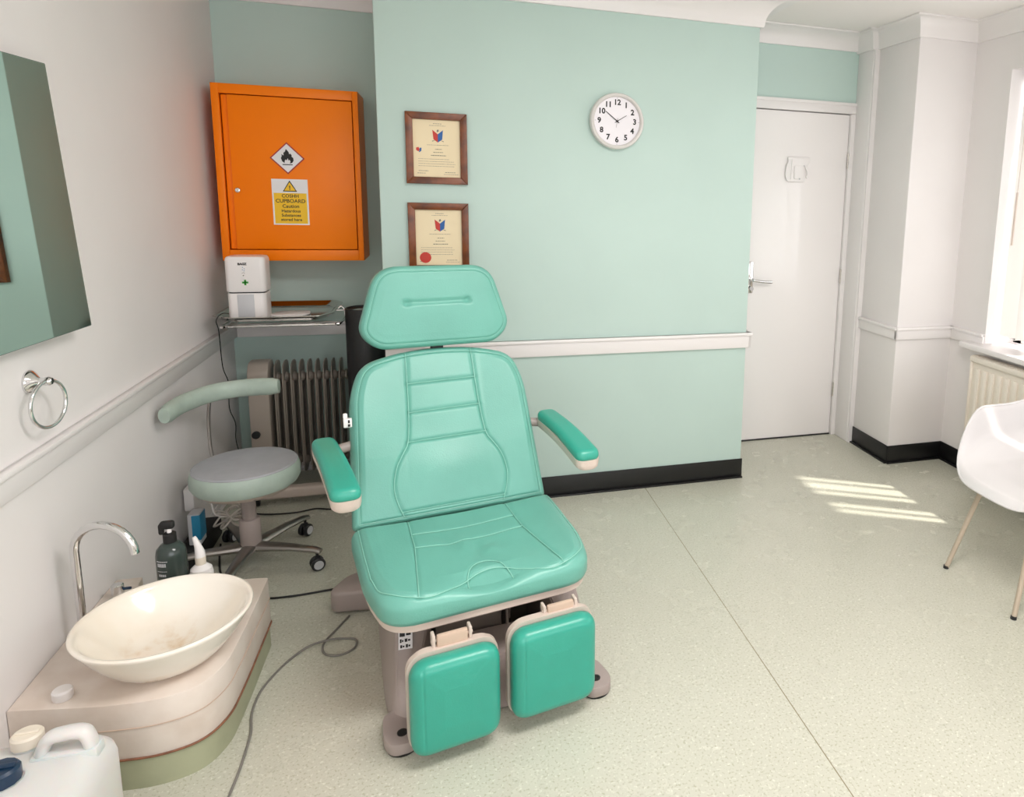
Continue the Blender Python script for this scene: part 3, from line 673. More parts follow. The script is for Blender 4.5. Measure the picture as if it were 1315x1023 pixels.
# ------------------------------------------------------------------ oil radiator
orad = thing('oil_radiator', 'taupe oil filled finned radiator standing in the mint recess', 'radiator', (-.44, .45, 0))
fz0, fz1 = .075, .645
def finpoly(top=True):
    p = []
    for k in range(9): a = PI*k/8; p.append((.070*math.cos(a), fz1-.055+.055*math.sin(a)**.7))
    for k in range(9): a = PI+PI*k/8; p.append((.070*math.cos(a), fz0+.04+.04*math.sin(a)))
    return p
YZ = Matrix(((0, 0, 1, 0), (1, 0, 0, 0), (0, 1, 0, 0), (0, 0, 0, 1)))
for k in range(9):
    x = -.535+k*.0355+.006
    b = mb(); q = mb(); prism(q, finpoly(), -.0016, .0016); merge(b, q, Matrix.Translation((x, .45, 0)) @ YZ)
    for z in (fz1-.085, fz0+.06):
        lathe(b, [(0, -.017), (.017, -.0165), (.026, -.006), (.027, 0), (.026, .006), (.017, .0165), (0, .017)], 24, T(x, .45, z, ry=PI/2))
    for dy in (-.045, .045): tube(b, [(x, .45+dy, fz1-.09), (x, .45+dy, fz0+.06)], .008, 10, sx=1, sy=1)
    tube(b, [(x, .38, fz0+.05), (x, .38, fz1-.06)], .0045, 8)
    finish(b, 'fin', radm, orad, world=True)
b = mb(); tube(b, [(-.226, .45, fz1-.085), (-.218, .45, fz1-.085)], .026, 24); finish(b, 'end_plug', radm, orad, world=True)
b = mb(); pb = round_poly([(.375, .055), (.525, .055), (.525, .60), (.49, .648), (.41, .648), (.375, .60)], .02)
q = mb(); prism(q, pb, -.645, -.555, .008); merge(b, q, YZ); cb = finish(b, 'control_box', beige if 0 else mat('greige_plastic', 'A89D92', .4), orad, world=True)
b = mb(); lathe(b, [(0, 0), (.018, 0), (.018, .012), (0, .014)], 24, T(-.62, .375, .30, rx=PI/2)); box(b, (-.6, .372, .5), (-.585, .376, .55), .001); finish(b, 'thermostat_knob', dark, cb, world=True)
for x in (-.60, -.26):
    b = mb(); box(b, (x-.015, .36, .045), (x+.015, .54, .065), .004)
    for y in (.37, .53): lathe(b, [(0, -.012), (.020, -.012), (.022, 0), (.020, .012), (0, .012)], 20, T(x, y, .022, ry=PI/2))
    finish(b, 'castor_bar', dark, orad, world=True)

# ------------------------------------------------------------------ stool
SX, SY = -.492, -.338
stool = thing('saddle_stool', 'grey and pale green round stool with curved arm backrest on five castors', 'stool', (SX, SY, 0))
b = mb(); sr_ = .183
lathe(b, [(0, 0.3380), (sr_*.88, 0.3380), (sr_*.97, 0.3440), (sr_+.004, 0.3620), (sr_+.004, 0.3920), (sr_-.001, 0.4120), (sr_-.005, 0.4180)], 72, cap=False); finish(b, 'seat_side', stoolg, stool)
b = mb(); lathe(b, [(sr_-.005, 0.4180), (sr_-.010, 0.4230), (sr_-.04, 0.4260), (.08, 0.4280), (0, 0.4280)], 72, cap=False); tube(b, [((sr_-.005)*math.cos(2*PI*k/72), (sr_-.005)*math.sin(2*PI*k/72), 0.4185) for k in range(72)], .0018, 6, closed=True); finish(b, 'seat_top', stoolt, stool, label='grey seat top')
b = mb(); lathe(b, [(0, 0.3180), (.13, 0.3160), (.155, 0.3240), (.168, 0.3390), (0, 0.3390)], 60); finish(b, 'seat_pan', beige, stool)
b = mb(); lathe(b, [(0, .07), (.036, .07), (.037, .075), (.037, .19), (.034, .195), (.025, .197), (.025, 0.3200), (0, 0.3200)], 40); finish(b, 'gas_column', taupe, stool)
for k in range(5):
    ang = math.radians(-23+72*k+(4 if k == 1 else 0)); ca, sa = math.cos(ang), math.sin(ang); L = .262 if k != 0 else .275
    b = mb(); tube(b, [(ca*.0, sa*.0, .078), (ca*.06, sa*.06, .080), (ca*.16, sa*.16, .085), (ca*(L-.01), sa*(L-.01), .082), (ca*(L+.012), sa*(L+.012), .076)], [.030, .027, .021, .017, .014], 16, sx=.62, sy=1, upv=(0, 0, 1))
    leg = finish(b, 'leg', alu, stool)
    b = mb(); ux, uy = ca*(L-.004), sa*(L-.004); Mc = T(ux, uy, .026, rx=0, rz=(math.radians(22), math.radians(62), math.radians(70), PI/2, math.radians(-30))[k])
    tube(b, [(ux, uy, .076), (ux, uy, .045)], .0055, 10)
    for s in (-1, 1):
        lathe(b, [(0, -.008), (.021, -.008), (.0258, -.004), (.0258, .004), (.021, .008), (0, .008)], 28, Mc @ T(0, s*.013, 0, rx=PI/2))
    q = mb(); box(q, (-.012, -.006, -.002), (.012, .006, .030), .004); merge(b, q, Mc)
    cst = finish(b, 'castor', dark, stool)
    b = mb()
    for s in (-1, 1): lathe(b, [(0, -.0012), (.0175, -.0012), (.0175, .0012), (0, .0012)], 24, Mc @ T(0, s*.0215, 0, rx=PI/2))
    finish(b, 'hub_cap', greyp, cst)
bp = [(-.716, -.425, .655), (-.70, -.30, .659), (-.635, -.17, .662), (-.53, -.118, .664), (-.405, -.125, .666)]
b = mb(); pth = smooth_path(bp, 10); NP = len(pth); tube(b, pth, [.036*min(1, .80+.09*min(i, NP-1-i)) for i in range(NP)], 28, sx=1.0, sy=.68, upv=(0, 0, 1)); bk = finish(b, 'backrest', stoolg, stool, world=True)
b = mb(); tube(b, [(-.640, -.175, .66), (-.655, -.165, .55), (-.65, -.18, .42), (-.625, -.20, .36), (-.57, -.24, .322), (-.53, -.28, .32)], .0065, 10, sm=6, ); finish(b, 'back_support', alu, stool, world=True)

# ------------------------------------------------------------------ treatment chair
TH = math.radians(7.5)
UO = Vector((.375, -1.443, 0)); UA = math.radians(11)
tc = thing('treatment_chair', 'teal vinyl podiatry treatment chair with split leg rests on a taupe base', 'treatment chair', UO, UA)
def low2up(x, y, z):      # base frame (7.5 deg) -> chair frame (11 deg)
    wx = .395+math.cos(TH)*x-math.sin(TH)*y; wy = -1.44+math.sin(TH)*x+math.cos(TH)*y
    dx, dy = wx-UO.x, wy-UO.y; c, s = math.cos(UA), math.sin(UA); return (c*dx+s*dy, -s*dx+c*dy, z)
Mlow = (Matrix.Translation(UO) @ Matrix.Rotation(UA, 4, 'Z')).inverted() @ (Matrix.Translation((.395, -1.44, 0)) @ Matrix.Rotation(TH, 4, 'Z'))
# seat
so_ = round_poly([(-.285, .0), (.285, .0), (.322, .18), (.33, .50), (-.33, .50), (-.322, .18)], [.085, .085, .06, .03, .03, .06], 8)
SZ = .345
arc = [(.062*math.cos(a)*1.0-.004, .030+.105*math.sin(a)) for a in [PI*k/16 for k in range(17)]]
front = [(p.x, p.y) for p in smooth_path([(x, y, 0) for x, y in [(-.303, .17), (-.288, .09), (-.25, .040), (-.20, .018), (-.15, .018), (-.09, .046), (-.03, .082), (.03, .086), (.09, .052), (.15, .018), (.20, .018), (.25, .040), (.288, .09), (.303, .17)]], 5)]
seams = [([(-.158, .52), (-.166, .30), (-.200, .018)], .0028, .004), ([(.158, .52), (.166, .30), (.206, .018)], .0028, .004),
         ([(-.16, .385), (-.05, .378), (.05, .378), (.16, .385)], .0028, .0028), ([(-.167, .300), (-.05, .292), (.05, .292), (.167, .300)], .0028, .0028),
         (arc, .0028, .0035), (front, .0024, .003), ([(-.303, .17), (-.307, .3), (-.308, .5)], .0024, .003), ([(.303, .17), (.307, .3), (.308, .5)], .0024, .003)]
def seat_extra(u, v, s):
    notch = -.042*np.exp(-(u/.095)**2)*np.clip((.10-v)/.10, 0, 1)**1.0
    dish = -.012*np.exp(-((u)/.17)**2)*np.exp(-((v-.27)/.16)**2)
    f = np.clip(s/.04, 0, 1)
    bump = .010*np.exp(-((u+.02-.25*(v-.25))/.035)**2-((v-.27)/.06)**2)+.007*np.exp(-((u-.04)/.03)**2-((v-.2)/.035)**2)-.006*np.exp(-((u-.0)/.02)**2-((v-.25)/.07)**2)
    bump += -.004*np.exp(-((u+v*.3-.02)/.018)**2-((v-.33)/.05)**2)
    wob = .0015*np.sin(u*23+v*9)*np.sin(v*17-u*6)
    return (notch+dish+bump+wob+.010*np.clip((np.abs(u)-.16)/.1, 0, 1)*f)*f**.5
b = cushion(so_, .078, .032, lambda u, v, w: (u, v, SZ+w), seams, seat_extra, centre=(0, .25), n=260, rings=100); seat_o = finish(b, 'seat', vinyl, tc, smooth=60); welts(seat_o, seamm)
b = mb(); sk = [((x*.97, (y-.25)*.97+.255)) for x, y in so_]; sk2 = [((x*.90, (y-.25)*.92+.258)) for x, y in so_]
loft(b, [(sk2, SZ-.030), (sk, SZ-.018), (sk, SZ+.012)]); finish(b, 'seat_tray', beige, tc)
# backrest
def bplane(u, v, w, y0=.505, z0=.405, lean=.48):
    L = math.hypot(1, lean); return (u, y0+v*lean/L-w/L+.085*(1/L), z0+v/L+w*(-lean)/L*-1-.085*lean/L)
# v runs up the reclined plane, w comes out of its front
Bk = [(-.32, .0), (.32, .0), (.308, .26), (.299, .44), (.262, .545), (.13, .580), (0, .588), (-.13, .580), (-.262, .545), (-.299, .44), (-.308, .26)]
bo = round_poly(Bk, [.02, .02, .06, .05, .06, .06, .06, .06, .06, .05, .06], 8)
def bseam(sg): return [(sg*.165, .02), (sg*.182, .07), (sg*.188, .12), (sg*.175, .18), (sg*.15, .225), (sg*.131, .262), (sg*.121, .35), (sg*.116, .46), (sg*.112, .60)]
bs = [(smp, .0032, .0055) for smp in (resample([(p.x, p.y) for p in smooth_path([(a, c, 0) for a, c in bseam(s)], 6)], 60, False).tolist() for s in (-1, 1))]
for v, hx in ((.262, .131), (.362, .120), (.462, .1155)): bs.append(([(-hx, v-.002), (hx, v+.002)], .0032, .0045))
bs.append(([(-.17, .035), (.17, .035)], .003, .004))
def back_extra(u, v, s):
    f = np.clip(s/.04, 0, 1)
    side = .022*np.clip((np.abs(u)-.14)/.14, 0, 1)*np.clip((v-.02)/.2, 0, 1)
    lum = .012*np.exp(-((v-.15)/.09)**2-(u/.16)**2)
    return f*(side+lum+.001*np.sin(u*19+3)*np.sin(v*15))
b = cushion(bo, .085, .03, bplane, bs, back_extra, centre=(0, .28), n=280, rings=100, piping=.0035, pipe_d=.02); back_o = finish(b, 'backrest', vinyl, tc, smooth=60); welts(back_o, seamm)
b = mb(); V = [(x*.9, (y-.28)*.9+.29) for x, y in bo]
rings = [[b.verts.new(bplane(x, y, w_)) for x, y in V] for w_ in (-.03, .004)]
for k in range(len(V)): b.faces.new((rings[0][k], rings[0][(k+1) % len(V)], rings[1][(k+1) % len(V)], rings[1][k]))
b.faces.new(rings[0]); b.faces.new(rings[1]); finish(b, 'back_shell', beige, tc)
# headrest
def hplane(u, v, w): L = math.hypot(1, .16); return (u, .735+v*.16/L+(.07-w)/L, .938+v/L+(w-.07)*.16/L*1)
ho = round_poly([(-.205, 0), (.205, 0), (.262, .062), (.196, .288), (-.196, .288), (-.262, .062)], [.06, .06, .075, .075, .075, .075], 10)
ho = round_poly(ho, .012, 3)
b = cushion(ho, .075, .028, hplane, [([(-.100, .158), (.105, .160)], .0045, .006), ([(-.105, .158), (-.10, .158)], .006, .006), ([(.105, .16), (.11, .16)], .006, .006)],
            lambda u, v, s: np.clip(s/.05, 0, 1)*(.006*np.exp(-((v-.14)/.1)**2)), centre=(0, .14), n=240, rings=80, piping=.003, pipe_d=.018); head_o = finish(b, 'headrest', vinyl, tc, smooth=60); welts(head_o, seamm, r=.0013, skip=(0, 1, 2))
b = mb(); box(b, (-.022, .775, .86), (.022, .79, 1.05), .003); finish(b, 'headrest_stem', dark, tc)
b = mb(); box(b, (-.326, .630, .712), (-.300, .645, .742), .003); box(b, (-.326, .642, .738), (-.312, .655, .756), .004); sw = finish(b, 'side_switch', whitep, tc)
b = mb(); box(b, (-.312, .6285, .728), (-.307, .6305, .738)); box(b, (-.313, .6285, .716), (-.306, .6305, .724)); finish(b, 'switch_marks', ink, sw)
# arms
for s in (-1, 1):
    arm = None
    def ap(t): return Vector((s*(.405-.018*t), .655-.375*t, .695-.062*t))
    outl = round_poly([(-.034, 0), (.034, 0), (.036, .39), (-.036, .39)], [.03, .03, .028, .028], 8)
    def apl(u, v, w, s=s):
        t = v/.39; y = .655-v*.985; z = .650-.042*t + .012*math.sin(t*PI); x = (-.388+.042*t if s < 0 else .362+.026*t)+u*(1.05+.1*t); return (x, y, z+w)
    b = cushion(outl, .036, .018, apl, centre=(0, .2), n=140, rings=30)
    b2 = mb(); rings = []
    O2 = resample(outl, 80)
    for sc2, w_ in ((.78, -.030), (.94, -.024), (1.0, -.012), (1.02, .004)):
        rings.append([b2.verts.new(apl(x*sc2, (y-.2)*(.9+sc2*.1)+.2, w_)) for x, y in O2])
    for A, B in zip(rings, rings[1:]):
        for k in range(80): b2.faces.new((A[k], A[(k+1) % 80], B[(k+1) % 80], B[k]))
    b2.faces.new(rings[0]); b2.faces.new(rings[-1])
    arm = finish(b2, 'armrest', beige, tc, label='%s armrest' % ('left' if s < 0 else 'right'))
    finish(b, 'arm_pad', vinyl2, arm, smooth=60)
    b3 = mb(); tube(b3, [(s*.365, .62, .632), (s*.345, .65, .635), (s*.30, .665, .64), (s*.26, .69, .645)], .016, 14, sm=4); finish(b3, 'arm_bracket', taupe, arm)
# leg rests
LY_ = -.135
for x0, x1, dz in ((-.245, -.014, 0), (.018, .262, .012)):
    lo = round_poly([(x0, .03+dz), (x1, .03+dz), (x1, .297+dz), (x0, .297+dz)], .05, 10)
    def lp_(u, v, w): return (u, -.050-w*.98, v+w*.10)
    b2 = mb(); cxm = (x0+x1)/2; Vv = [((x-cxm)*1.03+cxm, (y-.164)*1.035+.166) for x, y in lo]
    rings = [[b2.verts.new((x if k_ else (x-cxm)*.93+cxm, yy, z)) for x, z in Vv] for k_, yy in ((0, -.030), (1, -.036), (1, -.054))]
    for A, B in zip(rings, rings[1:]):
        for k in range(len(Vv)): b2.faces.new((A[k], A[(k+1) % len(Vv)], B[(k+1) % len(Vv)], B[k]))
    b2.faces.new(rings[0]); b2.faces.new(rings[-1])
    lr = finish(b2, 'leg_rest', beige, tc, label='%s leg rest folded down' % ('left' if x0 < 0 else 'right'))
    b = cushion(lo, .060, .030, lp_, [([(x0+.030, .05+dz), (x0+.030, .28+dz)], .0015, .0022)], lambda u, v, s: .006*np.clip(s/.08, 0, 1), centre=(cxm, .164+dz), n=200, rings=60)
    finish(b, 'leg_pad', vinyl2, lr, smooth=60)
    xs = (-.168, -.088) if x0 < 0 else (.134, .212)
    b = mb(); box(b, (xs[0], -.046, .262), (xs[1], -.030, .335), .005); finish(b, 'hinge_flap', strapm, lr)
    b = mb()
    for x in (xs[0]-.012, xs[1]+.003): box(b, (x, -.042, .300), (x+.009, -.012, .335), .003)
    tube(b, [(xs[0]-.014, -.034, .318), (xs[1]+.014, -.034, .318)], .004, 10); finish(b, 'hinge_bracket', beige, lr)
# undercarriage
def fin_low(b, name, m, parent=tc, **k):
    bmesh.ops.transform(b, matrix=Mlow, verts=b.verts); return finish(b, name, m, parent, **k)
# side rail: long tapering casting from foot pad rising to the back
def rail_side(sgn):
    b = mb(); secs = []
    for y, xo, xi, h in ((.05, .292, .232, .040), (.10, .300, .222, .075), (.15, .305, .205, .17), (.20, .308, .175, .255), (.34, .308, .160, .262), (.55, .306, .160, .24), (.75, .300, .165, .15), (.84, .285, .170, .09)):
        secs.append([(sgn*xo, y, 0.004), (sgn*xo, y, h*.35), (sgn*(xo-.012-.10*h), y, h-.012), (sgn*(xo-.030-.10*h), y, h), (sgn*(xi+.008), y, h), (sgn*xi, y, h-.008), (sgn*xi, y, 0.004)])
    rings = [[b.verts.new(p) for p in s] for s in secs]
    for A, B in zip(rings, rings[1:]):
        for k in range(7): b.faces.new((A[k], A[(k+1) % 7], B[(k+1) % 7], B[k]))
    b.faces.new(rings[0]); b.faces.new(rings[-1])
    bmesh.ops.bevel(b, geom=[e for e in b.edges if e.calc_length() > .03 and abs(e.verts[0].co.y-e.verts[1].co.y) > .02], offset=.004, segments=2, affect='EDGES')
    return b
for sgn in (-1, 1):
    rl = fin_low(rail_side(sgn), 'base_rail', taupe)
    b = mb(); prism(b, round_poly([(sgn*.275-.045, .10), (sgn*.275-.049, 0), (sgn*.275-.03, -.043), (sgn*.275+.03, -.043), (sgn*.275+.049, 0), (sgn*.275+.03, .10)], .04, 6), .006, .040, .006); fp = fin_low(b, 'foot_pad', taupe)
    b = mb(); lathe(b, [(0, .0395), (.0135, .0395), (.0135, .0425), (.008, .0425), (.007, .041), (0, .041)], 24, T(sgn*.275, 0, 0)); fin_low(b, 'levelling_screw', rubber, fp)
    b = mb(); lathe(b, [(0, .0), (.04, .0), (.042, .007), (0, .007)], 32, T(sgn*.275, 0, 0)); fin_low(b, 'rubber_foot', rubber, fp)
b = mb()
sx0 = .50
pr = [(-.455, .735), (-.445, .765), (-.40, .83), (-.33, .855), (.33, .855), (.40, .83), (.455, .765), (.455, .735), (.44, .71), (.33, .69), (.30, .60), (.285, .5), (-.285, .5), (-.30, .60), (-.33, .69), (-.44, .71)]
prism(b, round_poly(pr, .03, 5), .006, .082, .012, 3); fin_low(b, 'rear_outrigger', taupe)
b = mb(); secs = [(.03, .008, .050), (.045, .05, .055), (.095, .150, .155)]
q = mb(); prism(q, [(.03, .006), (.04, .055), (.075, .150), (.11, .158), (.20, .158), (.20, .006)], -.16, .16, 0); merge(b, q, Matrix(((0, 0, 1, 0), (1, 0, 0, 0), (0, 1, 0, 0), (0, 0, 0, 1)))); fin_low(b, 'front_housing', taupe)
b = mb(); box(b, (-.16, .22, .02), (.04, .42, .34), .008); box(b, (-.19, .40, .02), (.19, .62, .30), .01); fin_low(b, 'lift_column', mat('dark_taupe_metal', '7E746C', .5))
b = mb(); tube(b, [(.052, .20, .15), (.052, .20, .335)], .006, 12); tube(b, [(.062, .215, .15), (.062, .215, .335)], .004, 12); fin_low(b, 'lift_rod', steel)
b = mb(); box(b, (-.20, .14, .255), (.20, .45, .305), .006); finish(b, 'lift_plate', mat('dark_taupe_metal', '7E746C', .5), tc)
# label plate on the left front casting
b = mb(); lm = T(-.248, .166, .204, rx=math.radians(58), rz=math.radians(-8)); box(b, (-.019, -.026, 0), (.019, .026, .0012), 0, Mx=lm); nl = fin_low(b, 'safety_label', whl, label='white pictogram sticker')
b = mb()
for x, y, w2, h2 in ((-.016, .008, .032, .014), (-.015, -.008, .010, .012), (-.002, -.007, .016, .011), (-.014, -.022, .012, .010), (.001, -.022, .013, .011)):
    box(b, (x, y, .0008), (x+w2*.45, y+h2*.8, .0018), Mx=lm); box(b, (x+w2*.55, y+h2*.15, .0008), (x+w2*.95, y+h2*.6, .0018), Mx=lm)
fin_low(b, 'pictograms', ink, nl)

# ------------------------------------------------------------------ foot bath plinth
ZT = .236
top = [(XL+.002, -1.395), (-.555, -1.436), (-.44, -1.447), (-.352, -1.42), (-.313, -1.34), (-.307, -1.2), (-.305, -.905), (-.68, -.855), (-.685, -.80), (XL+.002, -.80)]
topr = round_poly(top, [0, .04, .06, .07, .06, .06, .012, .01, .008, 0], 6)
pl_ = thing('foot_bath_plinth', 'low beige laminate plinth with olive kickboard and rounded corner against left wall', 'plinth', (-.5, -1.15, 0))
b = mb(); prism(b, topr, .085, ZT, .003)
finish(b, 'plinth_body', stone, pl_, world=True, smooth=25)
b = mb(); ins = [(x if x < XL+.01 else x-.004*(1 if x > -.6 else 0), y) for x, y in topr]; prism(b, ins, .0, .083); finish(b, 'kickboard', kick, pl_, world=True, smooth=25)
b = mb(); P_ = [(x+.001, y-.001 if y < -1.3 else y, .084) for x, y in topr if y < -.86]; tube(b, P_, .003, 6); finish(b, 'edge_strip', rust, pl_, world=True)
b = mb(); tube(b, [(x+.0002, y-.0002, .168) for x, y, z in P_], .0012, 6); finish(b, 'joint_line', strapm, pl_, world=True)
# basin
BX, BY = -.462, -1.277
basin = thing('vessel_basin', 'round ivory glazed foot basin standing on the beige plinth', 'basin', (BX, BY, ZT))
hR, hz = .200, .128
prof = [(0, .0), (.085, .0), (.092, .004)] + [(.092+(hR-.092)*(t**.62), .004+(hz-.004)*t) for t in [k/14 for k in range(1, 15)]] + [(hR-.001, hz+.003), (hR-.006, hz+.0045), (hR-.013, hz+.002)] + [(.018+(hR-.033)*(t**.45), .012+(hz-.014)*t) for t in [1-k/16 for k in range(1, 17)]] + [(0, .011)]
b = mb(); lathe(b, prof, 96); finish(b, 'bowl', porcelain, basin, smooth=60)
b = mb(); lathe(b, [(0, .012), (.012, .012), (.0125, .0145), (.006, .0145), (.005, .013), (0, .013)], 24); finish(b, 'drain', chrome, basin)
b = mb(); lathe(b, [(.007, 0), (.009, .002), (.011, 0)], 24, T(-.142, .060, .075, ry=math.radians(62), rz=math.radians(-23)), cap=False); lathe(b, [(0, 0), (.0016, 0), (.0016, .0015), (0, .0015)], 10, T(-.142, .060, .075, ry=math.radians(62), rz=math.radians(-23))); finish(b, 'overflow_mark', greyp, basin)
# tap
tp = thing('swan_neck_tap', 'chrome swan neck tap rising between the ivory basin and left wall', 'tap', (-.703, -1.142, ZT))
b = mb(); pts = [(0, 0, 0), (0, 0, .10), (0, 0, .23), (0, 0, .27)] + [(.0775-.0775*math.cos(a), -.025*(1-math.cos(a)), .268+.078*math.sin(a)) for a in [PI*k/14 for k in range(1, 15)]]
tube(b, pts, .0105, 20); finish(b, 'spout', chrome, tp)
b = mb(); lathe(b, [(0, 0), (.022, 0), (.022, .004), (.014, .008), (.012, .018), (0, .018)], 32); finish(b, 'base_ring', chrome, tp)
kn = thing('tap_control', 'small chrome mixer knob with blue mark beside the tap on the plinth', 'tap knob', (-.705, -.925, ZT))
b = mb(); lathe(b, [(0, 0), (.018, 0), (.018, .005), (.012, .008), (.012, .018), (.0165, .02), (.0165, .046), (.013, .049), (0, .049)], 28); finish(b, 'knob', chrome, kn)
b = mb(); box(b, (.012, -.004, .028), (.036, .004, .036), .003); finish(b, 'lever', navy, kn)
# cap on plinth
b = mb(); lathe(b, [(0, 0), (.019, 0), (.021, .003), (.021, .021), (.018, .025), (.012, .0255), (0, .024)], 40, T(-.653, -1.378, ZT)); finish(b, 'plastic_cap', whitep, label='small round white cap lying on the plinth in front of the basin', cat='cap')
# bottles
pb_ = thing('pump_bottle', 'smoky dark pump bottle with black pump behind the basin', 'bottle', (-.552, -.945, ZT))
pb_.scale = (1.05, 1.05, 1.1)
b = mb(); lathe(b, [(0, 0), (.035, 0), (.038, .004), (.038, .125), (.035, .142), (.024, .155), (.013, .160), (.013, .165), (0, .165)], 40); bd = finish(b, 'bottle_body', bottle_m, pb_)
b = mb(); lathe(b, [(0, .161), (.0165, .161), (.0165, .185), (.012, .188), (0, .188)], 28); finish(b, 'collar', rubber, pb_)
b = mb(); lathe(b, [(0, .187), (.006, .187), (.006, .200), (0, .200)], 16); finish(b, 'stem', whitep, pb_)
b = mb(); box(b, (-.022, -.010, .199), (.014, .010, .221), .007, 3); box(b, (-.026, -.007, .183), (-.012, .007, .215), .006, 3); finish(b, 'pump_head', rubber, pb_)
b = mb()
def on_cyl(t, ang, r):   # wrap lettering round the bottle
    for v in t.verts: a = ang+v.co.x/r; z = v.co.y; rr_ = r+v.co.z; v.co = Vector((math.cos(a)*rr_, math.sin(a)*rr_, z))
q = mb()
for i, (w_, h_) in enumerate(((.030, .003), (.024, .012), (.028, .002), (.020, .008), (.026, .002), (.022, .006))):
    zz = .118-i*.014; k0 = -w_/2
    while k0 < w_/2: box(q, (k0, zz, 0), (k0+.0022, zz+h_*.8, .0006)); k0 += .0036
on_cyl(q, math.radians(-112), .0382); merge(b, q); finish(b, 'label_print', greyp, bd, smooth=0)
sb = thing('spray_bottle', 'small white squeeze bottle with pointed nozzle beside the dark pump bottle', 'bottle', (-.477, -.945, ZT))
sb.scale = (1.05, 1.05, 1.18)
b = mb(); lathe(b, [(0, 0), (.027, 0), (.030, .004), (.030, .055), (.027, .068), (.018, .076), (.013, .080), (0, .080)], 36); finish(b, 'bottle_body', whitep, sb)
b = mb(); lathe(b, [(0, .078), (.0135, .078), (.0135, .100), (0, .100)], 24); finish(b, 'collar', beige if 0 else mat('ivory_plastic', 'E2D8C8', .4), sb)
b = mb(); tube(b, [(0, 0, .100), (0, 0, .112), (-.004, -.0, .130), (-.010, 0, .150), (-.012, 0, .155)], [.0135, .0125, .009, .0062, .005], 20); finish(b, 'nozzle', whitep, sb)

# ------------------------------------------------------------------ jerrycan
jc = thing('jerrycan', 'cloudy white plastic jerrycan with moulded handle in the front left corner', 'jerrycan', (-.605, -1.70, 0))
jc.scale = (1.1, 1.05, 1.13)
b = mb(); x0, x1, y0, y1 = -.155, .140, -.150, .115
def rr2(i, r): return rrect(x0+i, y0+i, x1-i, y1-i, r, 6)
loft(b, [(rr2(.008, .04), 0), (rr2(0, .045), .01), (rr2(0, .045), .215), (rr2(.004, .045), .235), (rr2(.016, .045), .252), (rr2(.04, .04), .262)])
body = finish(b, 'body', hdpe, jc, smooth=50)
b = mb(); hp = [(.030, .045, .240), (.036, .045, .272), (.048, .045, .292), (.065, .045, .297), (.095, .045, .297), (.108, .045, .285), (.116, .045, .240)]
tube(b, hp, .013, 16, sm=6, sx=1.35, sy=.9, upv=(0, 1, 0)); box(b, (.018, .025, .240), (.128, .065, .268), .008); finish(b, 'handle', hdpe, jc)
b = mb(); lathe(b, [(0, .25), (.023, .25), (.023, .268), (.021, .271), (0, .271)], 36, T(-.002, .078, 0)); finish(b, 'neck', hdpe, jc)
b = mb(); lathe(b, [(0, .268), (.0255, .268), (.0255, .286), (.022, .290), (0, .290)], 40, T(-.002, .078, 0)); box(b, (-.022, .073, .289), (.018, .083, .293), .002); finish(b, 'white_cap', mat('ivory_plastic', 'E2D8C8', .4), jc, label='ivory screw cap')
b = mb(); lathe(b, [(0, .255), (.032, .255), (.033, .262), (0, .262)], 36, T(-.004, -.012, 0)); finish(b, 'neck_ring', hdpe, jc)
b = mb(); lathe(b, [(0, .262), (.030, .262), (.030, .284), (.026, .289), (0, .289)], 12, T(-.004, -.012, 0)); box(b, (-.029, -.018, .288), (.021, -.006, .294), .003); finish(b, 'navy_cap', navy, jc, label='navy blue screw cap')
b = mb(); box(b, (.01, -.152, .17), (.07, -.149, .20), .001); finish(b, 'label_patch', strapm, jc)

# ------------------------------------------------------------------ bits by the left wall
b = mb(); box(b, (XL+.007, -.362, .0), (XL+.085, -.03, .085), .012, 3); bb = finish(b, 'power_pack', rubber, label='long black box lying along the left wall behind the stool', cat='box')
b = mb(); box(b, (XL+.008, -.21, .19), (XL+.045, -.12, .285), .008); finish(b, 'wall_socket_box', whitep, label='small white box fixed low on the left wall behind the stool', cat='box')
b = mb(); box(b, (-.715, -.30, .087), (-.672, -.235, .215), .005); gb = finish(b, 'wipes_packet', greyp, label='grey and blue packet standing on the black box beside the stool', cat='packet')
b = mb(); lo_, hi_ = (-.7165+.693+.0, 0, 0), (0, 0, 0)
box(b, (-.008, -.034, .02), (.0225, .034, .124), .004); finish(b, 'blue_stripe', teal_s, gb)
b = mb(); r_ = random.Random(4)
pts = []
for k in range(46):
    a = k*.62; R_ = .040+.016*math.sin(k*1.7); pts.append((-.60+R_*math.cos(a)*1.15+.0008*k, -.20+R_*math.sin(a)*.9, .150+.032*math.sin(k*.9)+.008*math.sin(k*2.3)))
pts = [(-.655, -.215, .225), (-.635, -.225, .17)]+pts
tube(b, pts, .0042, 8, sm=4); finish(b, 'coiled_tubing', clearp, label='tangle of clear and brown tubing hanging under the stool seat', cat='tubing')

